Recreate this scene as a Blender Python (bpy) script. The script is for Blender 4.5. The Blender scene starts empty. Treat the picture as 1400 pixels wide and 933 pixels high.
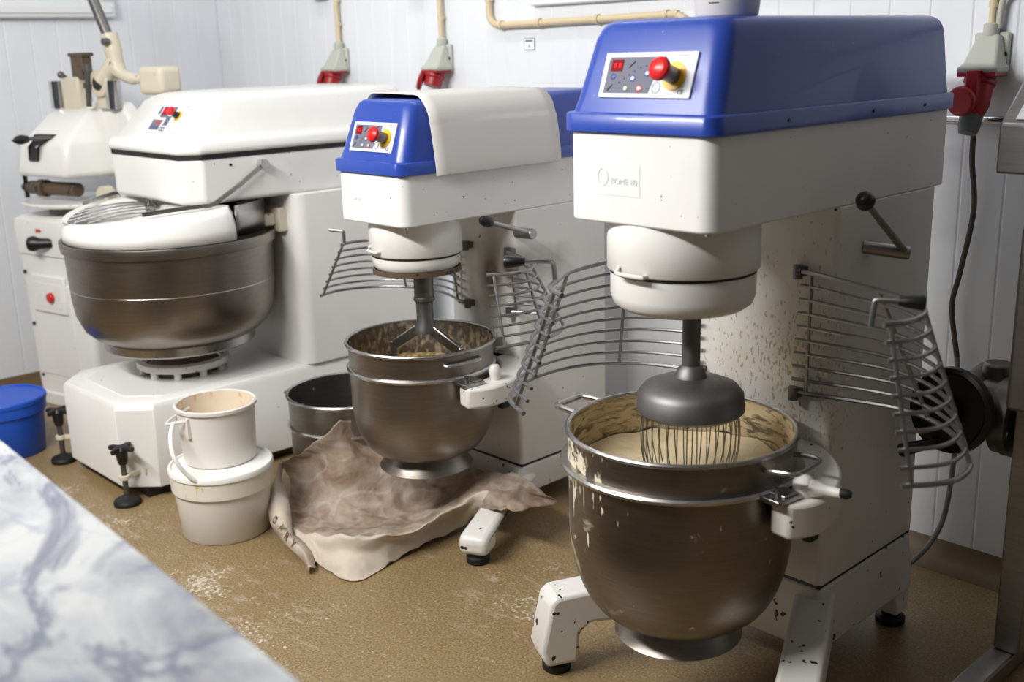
import bpy, bmesh, math, random
from mathutils import Vector, Matrix, noise
random.seed(7)
sc = bpy.context.scene
C = sc.collection
PI = math.pi

# ------------------------------------------------------------------ camera
cd = bpy.data.cameras.new('camera'); cam = bpy.data.objects.new('camera', cd); C.objects.link(cam)
cd.sensor_width = 36.0; cd.lens = 1500.3 / 1400 * 36.0; cd.clip_start = 0.05
yaw, pitch, roll = math.radians(46.61), math.radians(14.94), math.radians(-1.573)
fw = Vector((-math.sin(yaw) * math.cos(pitch), math.cos(yaw) * math.cos(pitch), -math.sin(pitch)))
r0 = fw.cross(Vector((0, 0, 1))).normalized(); u0 = r0.cross(fw)
rr = math.cos(roll) * r0 + math.sin(roll) * u0; uu = -math.sin(roll) * r0 + math.cos(roll) * u0
cam.matrix_world = Matrix(((rr.x, uu.x, -fw.x, 0), (rr.y, uu.y, -fw.y, 0), (rr.z, uu.z, -fw.z, 1.5), (0, 0, 0, 1)))
cd.dof.use_dof = True; cd.dof.focus_distance = 2.75; cd.dof.aperture_fstop = 2.8
sc.camera = cam

# ------------------------------------------------------------------ world, lights, exposure
sc.view_settings.view_transform = 'Standard'; sc.view_settings.look = 'None'
sc.view_settings.exposure = 0.0; sc.view_settings.gamma = 1.0; sc.view_settings.use_curve_mapping = False
w = bpy.data.worlds.new('world'); sc.world = w; w.use_nodes = True
w.node_tree.nodes['Background'].inputs[0].default_value = (0.62, 0.60, 0.60, 1)
w.node_tree.nodes['Background'].inputs[1].default_value = 0.10
def area(name, loc, target, sx, sy, power, col):
    l = bpy.data.lights.new(name, 'AREA'); l.shape = 'RECTANGLE'; l.size = sx; l.size_y = sy
    l.energy = power; l.color = col
    o = bpy.data.objects.new(name, l); C.objects.link(o); o.location = loc
    o.rotation_euler = (Vector(target) - Vector(loc)).to_track_quat('-Z', 'Y').to_euler()
    return o
area('ceiling_tube_light', (-2.5, -0.25, 2.62), (-2.55, 1.6, 0.4), 2.1, 0.22, 116, (1.0, 0.985, 0.96))
area('ceiling_tube_light', (-3.3, 2.3, 2.72), (-3.3, 2.4, 0), 2.4, 0.12, 9, (0.93, 0.97, 1.0))

# ------------------------------------------------------------------ materials
def s2l(c):
    return tuple(((v / 255) / 12.92 if v / 255 <= .04045 else ((v / 255 + .055) / 1.055) ** 2.4) for v in c) + (1,)
class NT:
    def __init__(s, m):
        s.t = m.node_tree; s.n = s.t.nodes; s.l = s.t.links; s.b = s.n['Principled BSDF']
        s.tc = s.n.new('ShaderNodeTexCoord')
    def node(s, typ, **k):
        x = s.n.new(typ)
        for a, b in k.items(): setattr(x, a, b)
        return x
    def noise(s, scale, detail=4, rough=.55, stretch=None, dist=0, off=None):
        x = s.n.new('ShaderNodeTexNoise'); x.inputs['Scale'].default_value = scale
        x.inputs['Detail'].default_value = detail; x.inputs['Roughness'].default_value = rough
        x.inputs['Distortion'].default_value = dist
        src = s.tc.outputs['Object']
        if stretch or off:
            mp = s.n.new('ShaderNodeMapping'); s.l.new(src, mp.inputs[0])
            if stretch: mp.inputs['Scale'].default_value = stretch
            if off: mp.inputs['Location'].default_value = off
            src = mp.outputs[0]
        s.l.new(src, x.inputs['Vector']); return x.outputs['Fac']
    def ramp(s, fac, stops):
        x = s.n.new('ShaderNodeValToRGB'); s.l.new(fac, x.inputs[0])
        e = x.color_ramp.elements
        while len(e) < len(stops): e.new(.5)
        for i, (p, c) in enumerate(stops): e[i].position = p; e[i].color = c
        return x.outputs[0]
    def step(s, fac, a, b):
        return s.ramp(fac, [(a, (0, 0, 0, 1)), (b, (1, 1, 1, 1))])
    def mix(s, fac, a, b):
        x = s.n.new('ShaderNodeMix'); x.data_type = 'RGBA'
        for sock, v in ((x.inputs[0], fac), (x.inputs[6], a), (x.inputs[7], b)):
            if isinstance(v, (int, float)): sock.default_value = v
            elif isinstance(v, tuple): sock.default_value = v
            else: s.l.new(v, sock)
        return x.outputs[2]
    def math(s, op, a, b=None):
        x = s.n.new('ShaderNodeMath'); x.operation = op
        for i, v in enumerate((a, b)):
            if v is None: continue
            if isinstance(v, (int, float)): x.inputs[i].default_value = v
            else: s.l.new(v, x.inputs[i])
        return x.outputs[0]
    def near(s, p, r, sq=(1, 1, 1)):
        mp = s.n.new('ShaderNodeVectorMath'); mp.operation = 'SUBTRACT'; s.l.new(s.tc.outputs['Object'], mp.inputs[0]); mp.inputs[1].default_value = p
        m2 = s.n.new('ShaderNodeVectorMath'); m2.operation = 'MULTIPLY'; s.l.new(mp.outputs[0], m2.inputs[0]); m2.inputs[1].default_value = sq
        ln = s.n.new('ShaderNodeVectorMath'); ln.operation = 'LENGTH'; s.l.new(m2.outputs[0], ln.inputs[0])
        x = s.n.new('ShaderNodeMapRange'); s.l.new(ln.outputs['Value'], x.inputs[0])
        x.inputs[1].default_value = 0; x.inputs[2].default_value = r; x.inputs[3].default_value = 1; x.inputs[4].default_value = 0
        return x.outputs[0]
    def bump(s, h, strength=.3, dist=.002):
        x = s.n.new('ShaderNodeBump'); x.inputs['Strength'].default_value = strength; x.inputs['Distance'].default_value = dist
        s.l.new(h, x.inputs['Height']); s.l.new(x.outputs[0], s.b.inputs['Normal'])
    def col(s, v): s.l.new(v, s.b.inputs['Base Color'])
def mat(name, rgb, rough=.5, metal=0, spec=.5, coat=0, emit=None, es=1):
    m = bpy.data.materials.new(name); m.use_nodes = True; b = m.node_tree.nodes['Principled BSDF']
    b.inputs['Base Color'].default_value = s2l(rgb); b.inputs['Roughness'].default_value = rough
    b.inputs['Metallic'].default_value = metal; b.inputs['Specular IOR Level'].default_value = spec
    b.inputs['Coat Weight'].default_value = coat
    if emit: b.inputs['Emission Color'].default_value = s2l(emit); b.inputs['Emission Strength'].default_value = es
    return m
def enamel(name, rgb, rough=.32, chips=.735, cscale=55, stain=None, chipcol=(45, 38, 34)):
    m = mat(name, rgb, rough); t = NT(m)
    base = s2l(rgb)
    dirt = t.mix(t.step(t.noise(3.5, 5), .35, .8), base, tuple(v * .90 for v in base[:3]) + (1,))
    c = t.mix(t.step(t.noise(cscale, 2), chips, chips + .015), dirt, s2l(chipcol))
    if stain: c = stain(t, c)
    t.col(c); t.bump(t.noise(90, 2), .04, .001); return m
def steel(name, rgb=(150, 146, 142), rough=.33, stretch=(1, 1, 14), scale=14, marks=None):
    m = mat(name, rgb, rough, 1.0); t = NT(m); b = s2l(rgb)
    n = t.noise(scale, 6, .6, stretch)
    c = t.mix(n, tuple(v * .72 for v in b[:3]) + (1,), tuple(min(1, v * 1.18) for v in b[:3]) + (1,))
    r = t.n.new('ShaderNodeMapRange'); t.l.new(t.noise(5, 5), r.inputs[0]); r.inputs[3].default_value = rough - .08; r.inputs[4].default_value = rough + .14
    ro = r.outputs[0]
    if marks:
        c, k = marks(t, c)
        t.l.new(t.mix(k, (0, 0, 0, 1), (1, 1, 1, 1)), t.b.inputs['Roughness'])
        t.l.new(t.math('SUBTRACT', 1.0, k), t.b.inputs['Metallic'])
        ro = t.math('ADD', ro, t.math('MULTIPLY', k, .3))
    t.l.new(ro, t.b.inputs['Roughness']); t.col(c); return m

WHITE = (236, 235, 232)
M = {}
M['white'] = enamel('white_enamel', WHITE)
M['white_clean'] = enamel('white_clean_enamel', (238, 237, 233), .3, .8)
M['cast_white'] = enamel('white_cast_enamel', (226, 223, 217), .38, .68, 38)
M['leg_white'] = enamel('white_leg_enamel', (228, 226, 221), .38, .665, 30)
def splat(t, c):
    n1 = t.noise(9, 5, .6, (2.2, 1, .55)); k = t.math('MULTIPLY', t.near((.07, .29, .76), .40, (1, 2.2, .85)), 1.5)
    a = t.step(t.math('ADD', t.math('MULTIPLY', n1, .75), t.math('MULTIPLY', k, .20)), .50, .86)
    c = t.mix(t.math('MULTIPLY', a, .42), c, s2l((196, 172, 104)))
    sp = t.step(t.math('ADD', t.noise(150, 3, .5, (1, 1, .45)), t.math('MULTIPLY', k, .115)), .715, .76)
    return t.mix(t.math('MULTIPLY', sp, .6), c, s2l((160, 128, 60)))
M['col_big'] = enamel('white_column_batter_splashed', (232, 230, 226), .35, .74, 50, splat)
def burn(t, c):
    k = t.math('MAXIMUM', t.near((.045, .27, .80), .13, (1.3, .2, .55)), t.near((.125, .27, .835), .09, (1.1, .2, .8)))
    a = t.step(t.math('ADD', k, t.math('MULTIPLY', t.noise(14, 5), .35)), .38, 1.0)
    return t.mix(t.math('MULTIPLY', a, .9), c, s2l((84, 62, 42)))
M['col_small'] = enamel('white_column_grease_stained', (232, 230, 226), .35, .74, 50, burn)
m = mat('blue_plastic_cover', (36, 66, 158), .34, coat=.15); t = NT(m)
t.col(t.mix(t.step(t.noise(75, 3), .73, .76), t.mix(t.noise(4, 4), s2l((33, 62, 152)), s2l((40, 72, 166))), s2l((120, 140, 190)))); t.bump(t.noise(220, 2), .08, .0006); M['blue'] = m
M['blue_bucket'] = mat('blue_bucket_plastic', (28, 84, 196), .42)
def milk(t, c):
    # dried batter smears and drips on the outside of the big bowl, upper front left
    k = t.near((-.16, -.20, .66), .26, (1, .8, 1.0))
    n = t.noise(17, 5, .65, (1.4, 1.4, .7), .6)
    a = t.step(t.math('ADD', n, t.math('MULTIPLY', k, .24)), .68, .72)
    n2 = t.noise(60, 3, .5, (2, 2, .25)); b = t.step(t.math('ADD', n2, t.math('MULTIPLY', k, .17)), .74, .77)
    k2 = t.near((-.13, -.22, .47), .16, (1, .6, 1))
    a2 = t.math('MULTIPLY', t.step(t.math('ADD', t.noise(12, 4, .6, None, .4), t.math('MULTIPLY', k2, .2)), .66, .72), .45)
    kk = t.math('MAXIMUM', t.math('MAXIMUM', a, b), a2)
    return t.mix(kk, c, s2l((226, 216, 190))), kk
M['steel_big'] = steel('brushed_bowl_steel_batter', (138, 130, 122), .34, (1, 1, 16), 12, milk)
M['steel_bowl'] = steel('brushed_bowl_steel', (146, 139, 132), .33, (1, 1, 16), 12)
M['steel_rim'] = steel('polished_rim_steel', (190, 188, 186), .24)
M['steel'] = steel('satin_steel', (168, 166, 164), .30)
M['wire'] = steel('guard_wire_steel', (150, 150, 150), .36, (1, 1, 1), 30)
M['hub'] = steel('grey_whisk_head', (128, 126, 126), .5, (1, 1, 1), 20)
M['wire_dark'] = steel('grey_cast_metal', (120, 118, 116), .42, (1, 1, 1), 20)
M['chrome'] = steel('chrome', (215, 215, 215), .12, (1, 1, 1), 6)
M['oil_and_shade'] = enamel('greasy_and_shade_brown_metal', (92, 76, 58), .5, .62, 30, None, (30, 26, 22))  # grease on drive parts; also painted shade inside the spiral bowl
M['black'] = mat('black_plastic', (18, 18, 19), .38)
M['rubber'] = mat('black_rubber', (16, 16, 16), .6)
M['cream'] = enamel('cream_painted_casting', (216, 207, 186), .42, .72, 40)
M['beige_pipe'] = mat('beige_conduit_plastic', (212, 194, 160), .45)
M['grey_plug'] = mat('grey_socket_plastic', (186, 188, 178), .5)
M['dark_gland'] = mat('dark_grey_gland', (92, 98, 94), .55)
M['red_plug'] = mat('red_socket_plastic', (150, 18, 26), .4)
M['red_btn'] = mat('red_button', (205, 26, 24), .3)
M['yellow'] = mat('yellow_button_plate', (232, 184, 38), .45)
M['panel_white'] = mat('white_panel_film', (238, 240, 244), .5, spec=.2)
M['panel_grey'] = mat('grey_panel_film', (112, 114, 128), .6, spec=.15)
M['led_off'] = mat('dark_red_display', (110, 8, 12), .6, spec=.1, emit=(190, 6, 14), es=.25)
M['led'] = mat('lit_red_display', (220, 20, 50), .6, spec=.1, emit=(255, 40, 60), es=.9)
M['ink_blue'] = mat('blue_ink', (40, 62, 140), .5)
M['ink_green'] = mat('green_ink', (90, 110, 84), .5)
M['ink_dark'] = mat('dark_ink', (70, 74, 84), .5)
M['ink_faint'] = mat('faint_grey_ink', (208, 213, 218), .5)
M['ink_brown'] = mat('brown_print', (96, 66, 48), .7)
M['cable'] = mat('brown_grey_cable', (74, 66, 54), .5)
M['cable_grey'] = mat('grey_cable', (112, 116, 112), .5)
m = mat('grey_plastic_sheet', (212, 208, 203), .6); M['sheet'] = m
# tubs
def tubmat(name, rgb, yel, thr):
    m = mat(name, rgb, .42); t = NT(m); k = t.step(t.noise(22, 4, .6, (1.5, 1.5, .5)), thr, thr + .07)
    t.col(t.mix(t.math('MULTIPLY', k, .8), s2l(rgb), s2l(yel))); m.node_tree.nodes['Principled BSDF'].inputs['Subsurface Weight'].default_value = .0; return m
M['tub'] = tubmat('white_tub_plastic', (224, 219, 212), (206, 186, 104), .70)
M['tub_lid'] = tubmat('white_lid_plastic', (238, 238, 234), (214, 200, 110), .76)
M['tub_collar'] = tubmat('white_collar_yolk_drips', (232, 228, 214), (206, 180, 60), .60)
M['tub_in'] = tubmat('tub_inside_yolk', (228, 214, 194), (214, 160, 50), .55)
# batter
m = mat('yellow_cake_batter', (232, 208, 158), .45); t = NT(m); t.bump(t.noise(16, 5, .5, (1, 1, 1), 1.2), .5, .01)
t.col(t.mix(t.noise(9, 4, .5, None, 1.5), s2l((216, 194, 150)), s2l((242, 228, 194)))); M['batter'] = m
def smear(t, c):
    n = t.noise(9, 6, .6, (1.6, 1.6, 6), 1.2)
    a = t.math('MULTIPLY', t.step(n, .40, .52), .92)
    return t.mix(a, c, t.mix(t.noise(20, 3), s2l((196, 174, 132)), s2l((226, 208, 172)))), a
M['smear'] = steel('inner_steel_smeared_with_batter', (120, 110, 98), .45, (1, 1, 6), 12, smear)
def crumbs(t, c):
    a = t.step(t.noise(60, 4, .6, (1, 1, .6)), .46, .60)
    return t.mix(a, c, t.mix(t.noise(40, 2), s2l((92, 82, 70)), s2l((176, 160, 130)))), a
M['crumb'] = steel('inner_steel_spattered', (122, 114, 108), .5, (1, 1, 1), 12, crumbs)
m = mat('yellow_crumbly_mix', (196, 160, 80), .7); t = NT(m); t.bump(t.noise(60, 5), .9, .01)
t.col(t.mix(t.step(t.noise(70, 3), .35, .65), s2l((104, 86, 58)), s2l((196, 168, 96)))); M['crumbmix'] = m
def yolk(t, c):
    a = t.step(t.noise(24, 3), .70, .74); return t.mix(a, c, s2l((176, 136, 30))), a
M['pot_steel'] = steel('pot_steel_yolk_spots', (140, 136, 132), .36, (1, 1, 10), 12, yolk)
# floor
m = mat('tan_resin_floor', (150, 124, 86), .42); t = NT(m)
g = t.mix(t.step(t.noise(160, 3), .35, .7), s2l((118, 98, 68)), s2l((162, 139, 100)))
g = t.mix(t.math('MULTIPLY', t.step(t.noise(1.6, 5), .45, .7), .35), g, s2l((120, 94, 60)))
fl = t.math('MULTIPLY', t.step(t.noise(95, 3, .6), .60, .68), t.step(t.noise(2.6, 5, .65, None, .8, (3.1, .4, 0)), .52, .66))
sm = t.math('MULTIPLY', t.step(t.noise(14, 6, .7, (1, 2.2, 1), .4), .56, .72), t.step(t.noise(1.9, 4, .6, None, .6, (1.4, 6, 0)), .50, .66))
sp = t.step(t.noise(130, 2, .5, None, 0, (9, 2, 1)), .735, .75)
nr = None
for p_, r_ in (((-3.75, 1.22, 0), .42), ((-3.35, 1.32, 0), .38), ((-2.75, 1.30, 0), .42), ((-2.45, 1.28, 0), .4), ((-4.25, 1.75, 0), .35), ((-2.0, 1.95, 0), .4), ((-2.35, 1.1, 0), .4)):
    q_ = t.near(p_, r_); nr = q_ if nr is None else t.math('MAXIMUM', nr, q_)
fl2_ = t.step(t.math('ADD', t.math('ADD', t.math('MULTIPLY', t.noise(70, 4, .7), .9), t.math('MULTIPLY', t.noise(7, 4, .6), .55)), t.math('MULTIPLY', nr, .17)), .92, 1.0)
sm2_ = t.step(t.math('ADD', t.noise(9, 7, .72, (1, 2.4, 1), .5, (4, 4, 0)), t.math('MULTIPLY', nr, .14)), .62, .80)
fl = t.math('MAXIMUM', fl, fl2_); sm = t.math('MAXIMUM', sm, sm2_)
g = t.mix(t.math('MULTIPLY', t.math('MAXIMUM', fl, t.math('MULTIPLY', sm, .5)), .62), g, s2l((222, 216, 202)))
g = t.mix(sp, g, s2l((222, 216, 200))); t.col(g)
rg = t.n.new('ShaderNodeMapRange'); t.l.new(t.noise(4, 4), rg.inputs[0]); rg.inputs[3].default_value = .28; rg.inputs[4].default_value = .55
t.l.new(rg.outputs[0], t.b.inputs['Roughness']); t.bump(t.noise(160, 3), .25, .0015); M['floor'] = m
m = mat('brown_cove_resin', (104, 84, 56), .5); M['cove'] = m
# wall
m = mat('white_ribbed_wall_panel', (226, 229, 234), .38); t = NT(m)
t.col(t.mix(t.math('MULTIPLY', t.step(t.noise(2.2, 6, .6, (3, 3, .6)), .5, .8), .3), s2l((228, 231, 236)), s2l((205, 206, 206)))); M['wall'] = m
M['ceil'] = mat('white_ceiling_panel', (225, 226, 226), .6)
M['frame'] = mat('white_window_frame_paint', (232, 233, 234), .35)
M['glass'] = mat('frosted_window_panel', (224, 228, 232), .25)
# marble
m = mat('veined_white_marble', (232, 232, 230), .22); t = NT(m)
def vein(scale, dist, lo, off):
    n = t.noise(scale, 6, .62, (1, 1.6, 1), dist, off); a = t.math('ABSOLUTE', t.math('SUBTRACT', n, .5)); return t.ramp(a, [(0, (1, 1, 1, 1)), (lo, (0, 0, 0, 1))])
v1 = vein(1.6, .8, .035, (2.3, 1, 0)); v2 = vein(2.6, .8, .02, (5, 3, 0))
cl = t.step(t.noise(4.2, 6, .6, (1, 1.4, 1), .5, (8, 2, 0)), .40, .62)
c = t.mix(t.math('MULTIPLY', cl, .7), s2l((182, 183, 184)), s2l((98, 105, 121)))
c = t.mix(t.math('MULTIPLY', v1, .8), c, s2l((92, 98, 118))); c = t.mix(t.math('MULTIPLY', v2, .5), c, s2l((130, 138, 156)))
c = t.mix(t.math('MULTIPLY', t.step(t.noise(6, 2, .5, None, 0, (1.7, 7.7, 0)), .69, .76), .4), c, s2l((206, 196, 110))); t.col(c); M['marble'] = m
# paper sack
m = mat('kraft_sack_inside', (158, 132, 116), .75); t = NT(m)
c = t.mix(t.step(t.noise(5, 6, .65, (1, 1, 1), 1), .35, .72), s2l((128, 104, 82)), s2l((184, 170, 156)))
ln = t.math('ABSOLUTE', t.math('SUBTRACT', t.noise(5.5, 3, .5, None, .6, (4, 4, 4)), .5)); c = t.mix(t.math('MULTIPLY', t.ramp(ln, [(0, (1, 1, 1, 1)), (.05, (0, 0, 0, 1))]), .22), c, s2l((222, 212, 206)))
t.col(c); t.bump(t.noise(11, 6, .6, None, .8), .7, .012); M['kraft'] = m
m = mat('white_sack_outside', (216, 206, 192), .7); t = NT(m); t.col(t.mix(t.noise(7, 5), s2l((172, 156, 136)), s2l((216, 206, 192)))); t.bump(t.noise(14, 5), .5, .008); M['sackwhite'] = m
M['kraft_edge'] = mat('brown_kraft_edge', (170, 128, 84), .8)

# ------------------------------------------------------------------ geometry helpers (vertices in world coordinates)
class G:
    def __init__(s): s.b = bmesh.new()
    def poly(s, vs, fs, T=None):
        V = [s.b.verts.new(T @ Vector(v) if T else Vector(v)) for v in vs]
        for f in fs:
            try: s.b.faces.new([V[i] for i in f])
            except ValueError: pass
        return s
    def rings(s, R, closed=True, cap0=True, cap1=True, T=None):
        n = len(R[0]); vs = [p for r in R for p in r]; fs = []
        for i in range(len(R) - 1):
            for j in range(n if closed else n - 1):
                k = (j + 1) % n; fs.append((i * n + j, i * n + k, (i + 1) * n + k, (i + 1) * n + j))
        if cap0: fs.append(tuple(range(n))[::-1])
        if cap1: fs.append(tuple((len(R) - 1) * n + j for j in range(n)))
        return s.poly(vs, fs, T)
    def box(s, x0, x1, y0, y1, z0, z1, T=None):
        return s.rings([[(x0, y0, z), (x1, y0, z), (x1, y1, z), (x0, y1, z)] for z in (z0, z1)], T=T)
    def lathe(s, prof, c=(0, 0, 0), n=64, T=None, caps=(True, True), a0=0, a1=2 * PI):
        full = abs(a1 - a0 - 2 * PI) < 1e-6; m = n if full else n + 1
        R = [[(c[0] + r * math.cos(a0 + (a1 - a0) * j / n), c[1] + r * math.sin(a0 + (a1 - a0) * j / n), c[2] + z) for j in range(m)] for r, z in prof]
        return s.rings(R, full, caps[0], caps[1], T)
    def cyl(s, p, q, r, r2=None, n=24):
        p, q = Vector(p), Vector(q); T = Matrix.Translation(p) @ (q - p).to_track_quat('Z', 'Y').to_matrix().to_4x4()
        L = (q - p).length; return s.lathe([(r, 0), (r if r2 is None else r2, L)], n=n, T=T)
    def axl(s, p, q, prof, n=32):      # lathe about the axis p -> q
        p, q = Vector(p), Vector(q); T = Matrix.Translation(p) @ (q - p).to_track_quat('Z', 'Y').to_matrix().to_4x4()
        return s.lathe(prof, n=n, T=T)
    def tube(s, pts, r, n=10, closed=False):
        P = [Vector(p) for p in pts]; R = []; prev = None
        for i, p in enumerate(P):
            a = P[(i - 1) % len(P)] if (i or closed) else p; b = P[(i + 1) % len(P)] if (i < len(P) - 1 or closed) else p
            d = (b - a).normalized()
            if prev is None:
                u = d.orthogonal().normalized()
            else:
                u = (prev - d * prev.dot(d)).normalized()
            prev = u; v = d.cross(u)
            rad = r[i] if isinstance(r, (list, tuple)) else r
            R.append([p + rad * (math.cos(2 * PI * k / n) * u + math.sin(2 * PI * k / n) * v) for k in range(n)])
        if closed: R.append(R[0])
        return s.rings(R, True, not closed, not closed)
    def prism(s, pl, w, T):            # polygon (a, z) in the local xz plane, extruded over y in [-w/2, w/2]
        n = len(pl); vs = [(a, -w / 2, z) for a, z in pl] + [(a, w / 2, z) for a, z in pl]
        fs = [tuple(range(n)), tuple(range(n, 2 * n))[::-1]] + [(i, i + n, (i + 1) % n + n, (i + 1) % n) for i in range(n)]
        return s.poly(vs, fs, T)
    def ball(s, c, rx, ry=None, rz=None, n=20):
        ry = ry or rx; rz = rz or rx; pr = [(math.sin(PI * i / 12), -math.cos(PI * i / 12)) for i in range(13)]
        pr[0] = (.02, -1); pr[-1] = (.02, 1)
        return s.lathe(pr, n=n, T=Matrix.Translation(c) @ Matrix.Diagonal((rx, ry, rz, 1)))
def cr(pts, m=8):                      # Catmull-Rom through points
    P = [Vector(p) for p in pts]; P = [2 * P[0] - P[1]] + P + [2 * P[-1] - P[-2]]; out = []
    for i in range(1, len(P) - 2):
        for k in range(m):
            t = k / m; a, b, c, d = P[i - 1:i + 3]
            out.append(.5 * ((2 * b) + (c - a) * t + (2 * a - 5 * b + 4 * c - d) * t * t + (3 * b - 3 * c + d - a) * t ** 3))
    return out + [P[-2]]
def rrect(x0, x1, y0, y1, rf, rb, n=6):  # plan outline with rounded corners: rf at the front (-y), rb at the back
    o = []
    for cx, cy, r, a in ((x0 + rf, y0 + rf, rf, PI), (x1 - rf, y0 + rf, rf, 1.5 * PI), (x1 - rb, y1 - rb, rb, 0), (x0 + rb, y1 - rb, rb, .5 * PI)):
        for k in range(n + 1): o.append((cx + r * math.cos(a + .5 * PI * k / n), cy + r * math.sin(a + .5 * PI * k / n)))
    return o
MW = {}
def obj(name, g, m, parent=None, bev=0, seg=2, angle=35, smooth=True, fix=True):
    me = bpy.data.meshes.new(name); b = g.b if isinstance(g, G) else g
    if parent is not None:
        b.transform(MW[parent].inverted())
    if fix: bmesh.ops.recalc_face_normals(b, faces=b.faces)
    b.to_mesh(me); b.free()
    if smooth:
        for p in me.polygons: p.use_smooth = True
        me.set_sharp_from_angle(angle=math.radians(angle))
    for x in (m if isinstance(m, list) else [m]): me.materials.append(M[x])
    o = bpy.data.objects.new(name, me); C.objects.link(o)
    if parent is not None: o.parent = parent; MW[o] = MW[parent]
    else: MW[o] = Matrix.Identity(4)
    if bev:
        md = o.modifiers.new('bevel', 'BEVEL'); md.width = bev; md.segments = seg; md.limit_method = 'ANGLE'; md.angle_limit = math.radians(40); md.harden_normals = False
    return o
def thing(name, label, cat, loc=(0, 0, 0), rz=0, group=None):
    o = bpy.data.objects.new(name, None); C.objects.link(o); o.location = loc; o.rotation_euler = (0, 0, rz)
    o.empty_display_size = .05
    o['label'] = label; o['category'] = cat
    if group: o['group'] = group
    MW[o] = Matrix.Translation(loc) @ Matrix.Rotation(rz, 4, 'Z'); return o
def solo(name, g, m, label, cat, loc=(0, 0, 0), group=None, **k):
    g.b.transform(Matrix.Translation(loc).inverted()); o = obj(name, g, m, **k); o.location = loc; MW[o] = Matrix.Translation(loc)
    o['label'] = label; o['category'] = cat
    if group: o['group'] = group
    return o
def struct(name, g, m, parent=None, **k):
    o = obj(name, g, m, parent, **k)
    if parent is None: o['kind'] = 'structure'
    return o
def text(name, s, size, T, m, parent, depth=.0006):
    cu = bpy.data.curves.new(name, 'FONT'); cu.body = s; cu.size = size; cu.align_x = 'CENTER'; cu.align_y = 'CENTER'; cu.extrude = depth
    to = bpy.data.objects.new(name, cu); C.objects.link(to); dg = bpy.context.evaluated_depsgraph_get(); dg.update()
    me = bpy.data.meshes.new_from_object(to.evaluated_get(dg)); bpy.data.objects.remove(to)
    b = bmesh.new(); b.from_mesh(me); b.transform(T); return obj(name, b, m, parent, smooth=False, fix=False)

# ------------------------------------------------------------------ room
XL, YB, ZC = -5.22, 2.94, 2.8
CV = .07
struct('floor', G().box(XL - .1, 1.6, -3.2, YB + .1, -.1, 0), 'floor', smooth=False)
def ribbed(a0, a1, place):
    pts = []; a = a0
    while a < a1:
        pts += [(a, 0), (a + .005, .0022), (a + .010, 0)]; a += .118
        if a < a1: pts += [(a - .006, 0)]
    pts.append((a1, 0)); g = G()
    for i in range(len(pts) - 1):
        (p, d), (q, e) = pts[i], pts[i + 1]
        g.poly([place(p, d, CV), place(q, e, CV), place(q, e, ZC), place(p, d, ZC)], [(0, 1, 2, 3)])
    return g
g = ribbed(XL, 1.6, lambda a, d, z: (a, YB + d, z)); g.box(XL - .1, 1.6, YB + .012, YB + .1, 0, ZC)
struct('wall_back', g, 'wall', smooth=False, fix=False)
g = ribbed(-3.2, YB, lambda a, d, z: (XL - d, a, z)); g.box(XL - .1, XL - .012, -3.2, YB + .1, 0, ZC)
struct('wall_left', g, 'wall', smooth=False, fix=False)
struct('ceiling', G().box(XL - .1, 1.6, -3.2, YB + .1, ZC, ZC + .1), 'ceil', smooth=False)
g = G(); pr = [(0, 0), (.008, .02)] ; 
prof = [(-.075, 0.0005), (-.045, .008), (-.02, .028), (-.006, .055), (0, CV)]
g.rings([[(XL, YB + y, z) for y, z in prof] + [(XL, YB + .01, 0), ], [(1.6, YB + y, z) for y, z in prof] + [(1.6, YB + .01, 0)]])
struct('baseboard_back', g, 'cove')
g = G(); g.rings([[(XL - y, -3.2, z) for y, z in prof] + [(XL - .01, -3.2, 0)], [(XL - y, YB, z) for y, z in prof] + [(XL - .01, YB, 0)]])
struct('baseboard_left', g, 'cove')
# window in the left wall, only its lower right corner shows
def frame_left(y0, y1, z0, z1):
    f = struct('window_1', G().box(XL, XL + .012, y0 + .07, y1 - .07, z0 + .07, z1 - .07), 'glass', smooth=False)
    for a, b in (((y0, y1, z0, z0 + .075), .045), ((y0, y1, z1 - .075, z1), .045), ((y0, y0 + .075, z0 + .075, z1 - .075), .04), ((y1 - .075, y1, z0 + .075, z1 - .075), .04)):
        obj('window_frame', G().box(XL, XL + b, *a), 'frame', f, .01)
        obj('window_bead', G().box(XL + b, XL + b + .008, a[0] + .02, a[1] - .02, a[2] + .02, a[3] - .02), 'frame', f, .003)
frame_left(1.15, 2.39, 1.688, 2.5)
f = struct('window_2', G().box(-2.86, -1.7, YB - .012, YB, 1.75, 2.4), 'glass', smooth=False)
obj('window_sill', G().box(-2.94, -1.6, YB - .028, YB, 1.645, 1.675), 'frame', f, .006)
obj('window_frame', G().box(-2.92, -1.62, YB - .022, YB, 1.675, 1.75), 'frame', f, .006)
# steel bumper rail along the back wall
struct('trim_1', G().box(-1.62, 1.2, YB - .02, YB, 1.275, 1.295), 'chrome', bev=.006)

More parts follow.
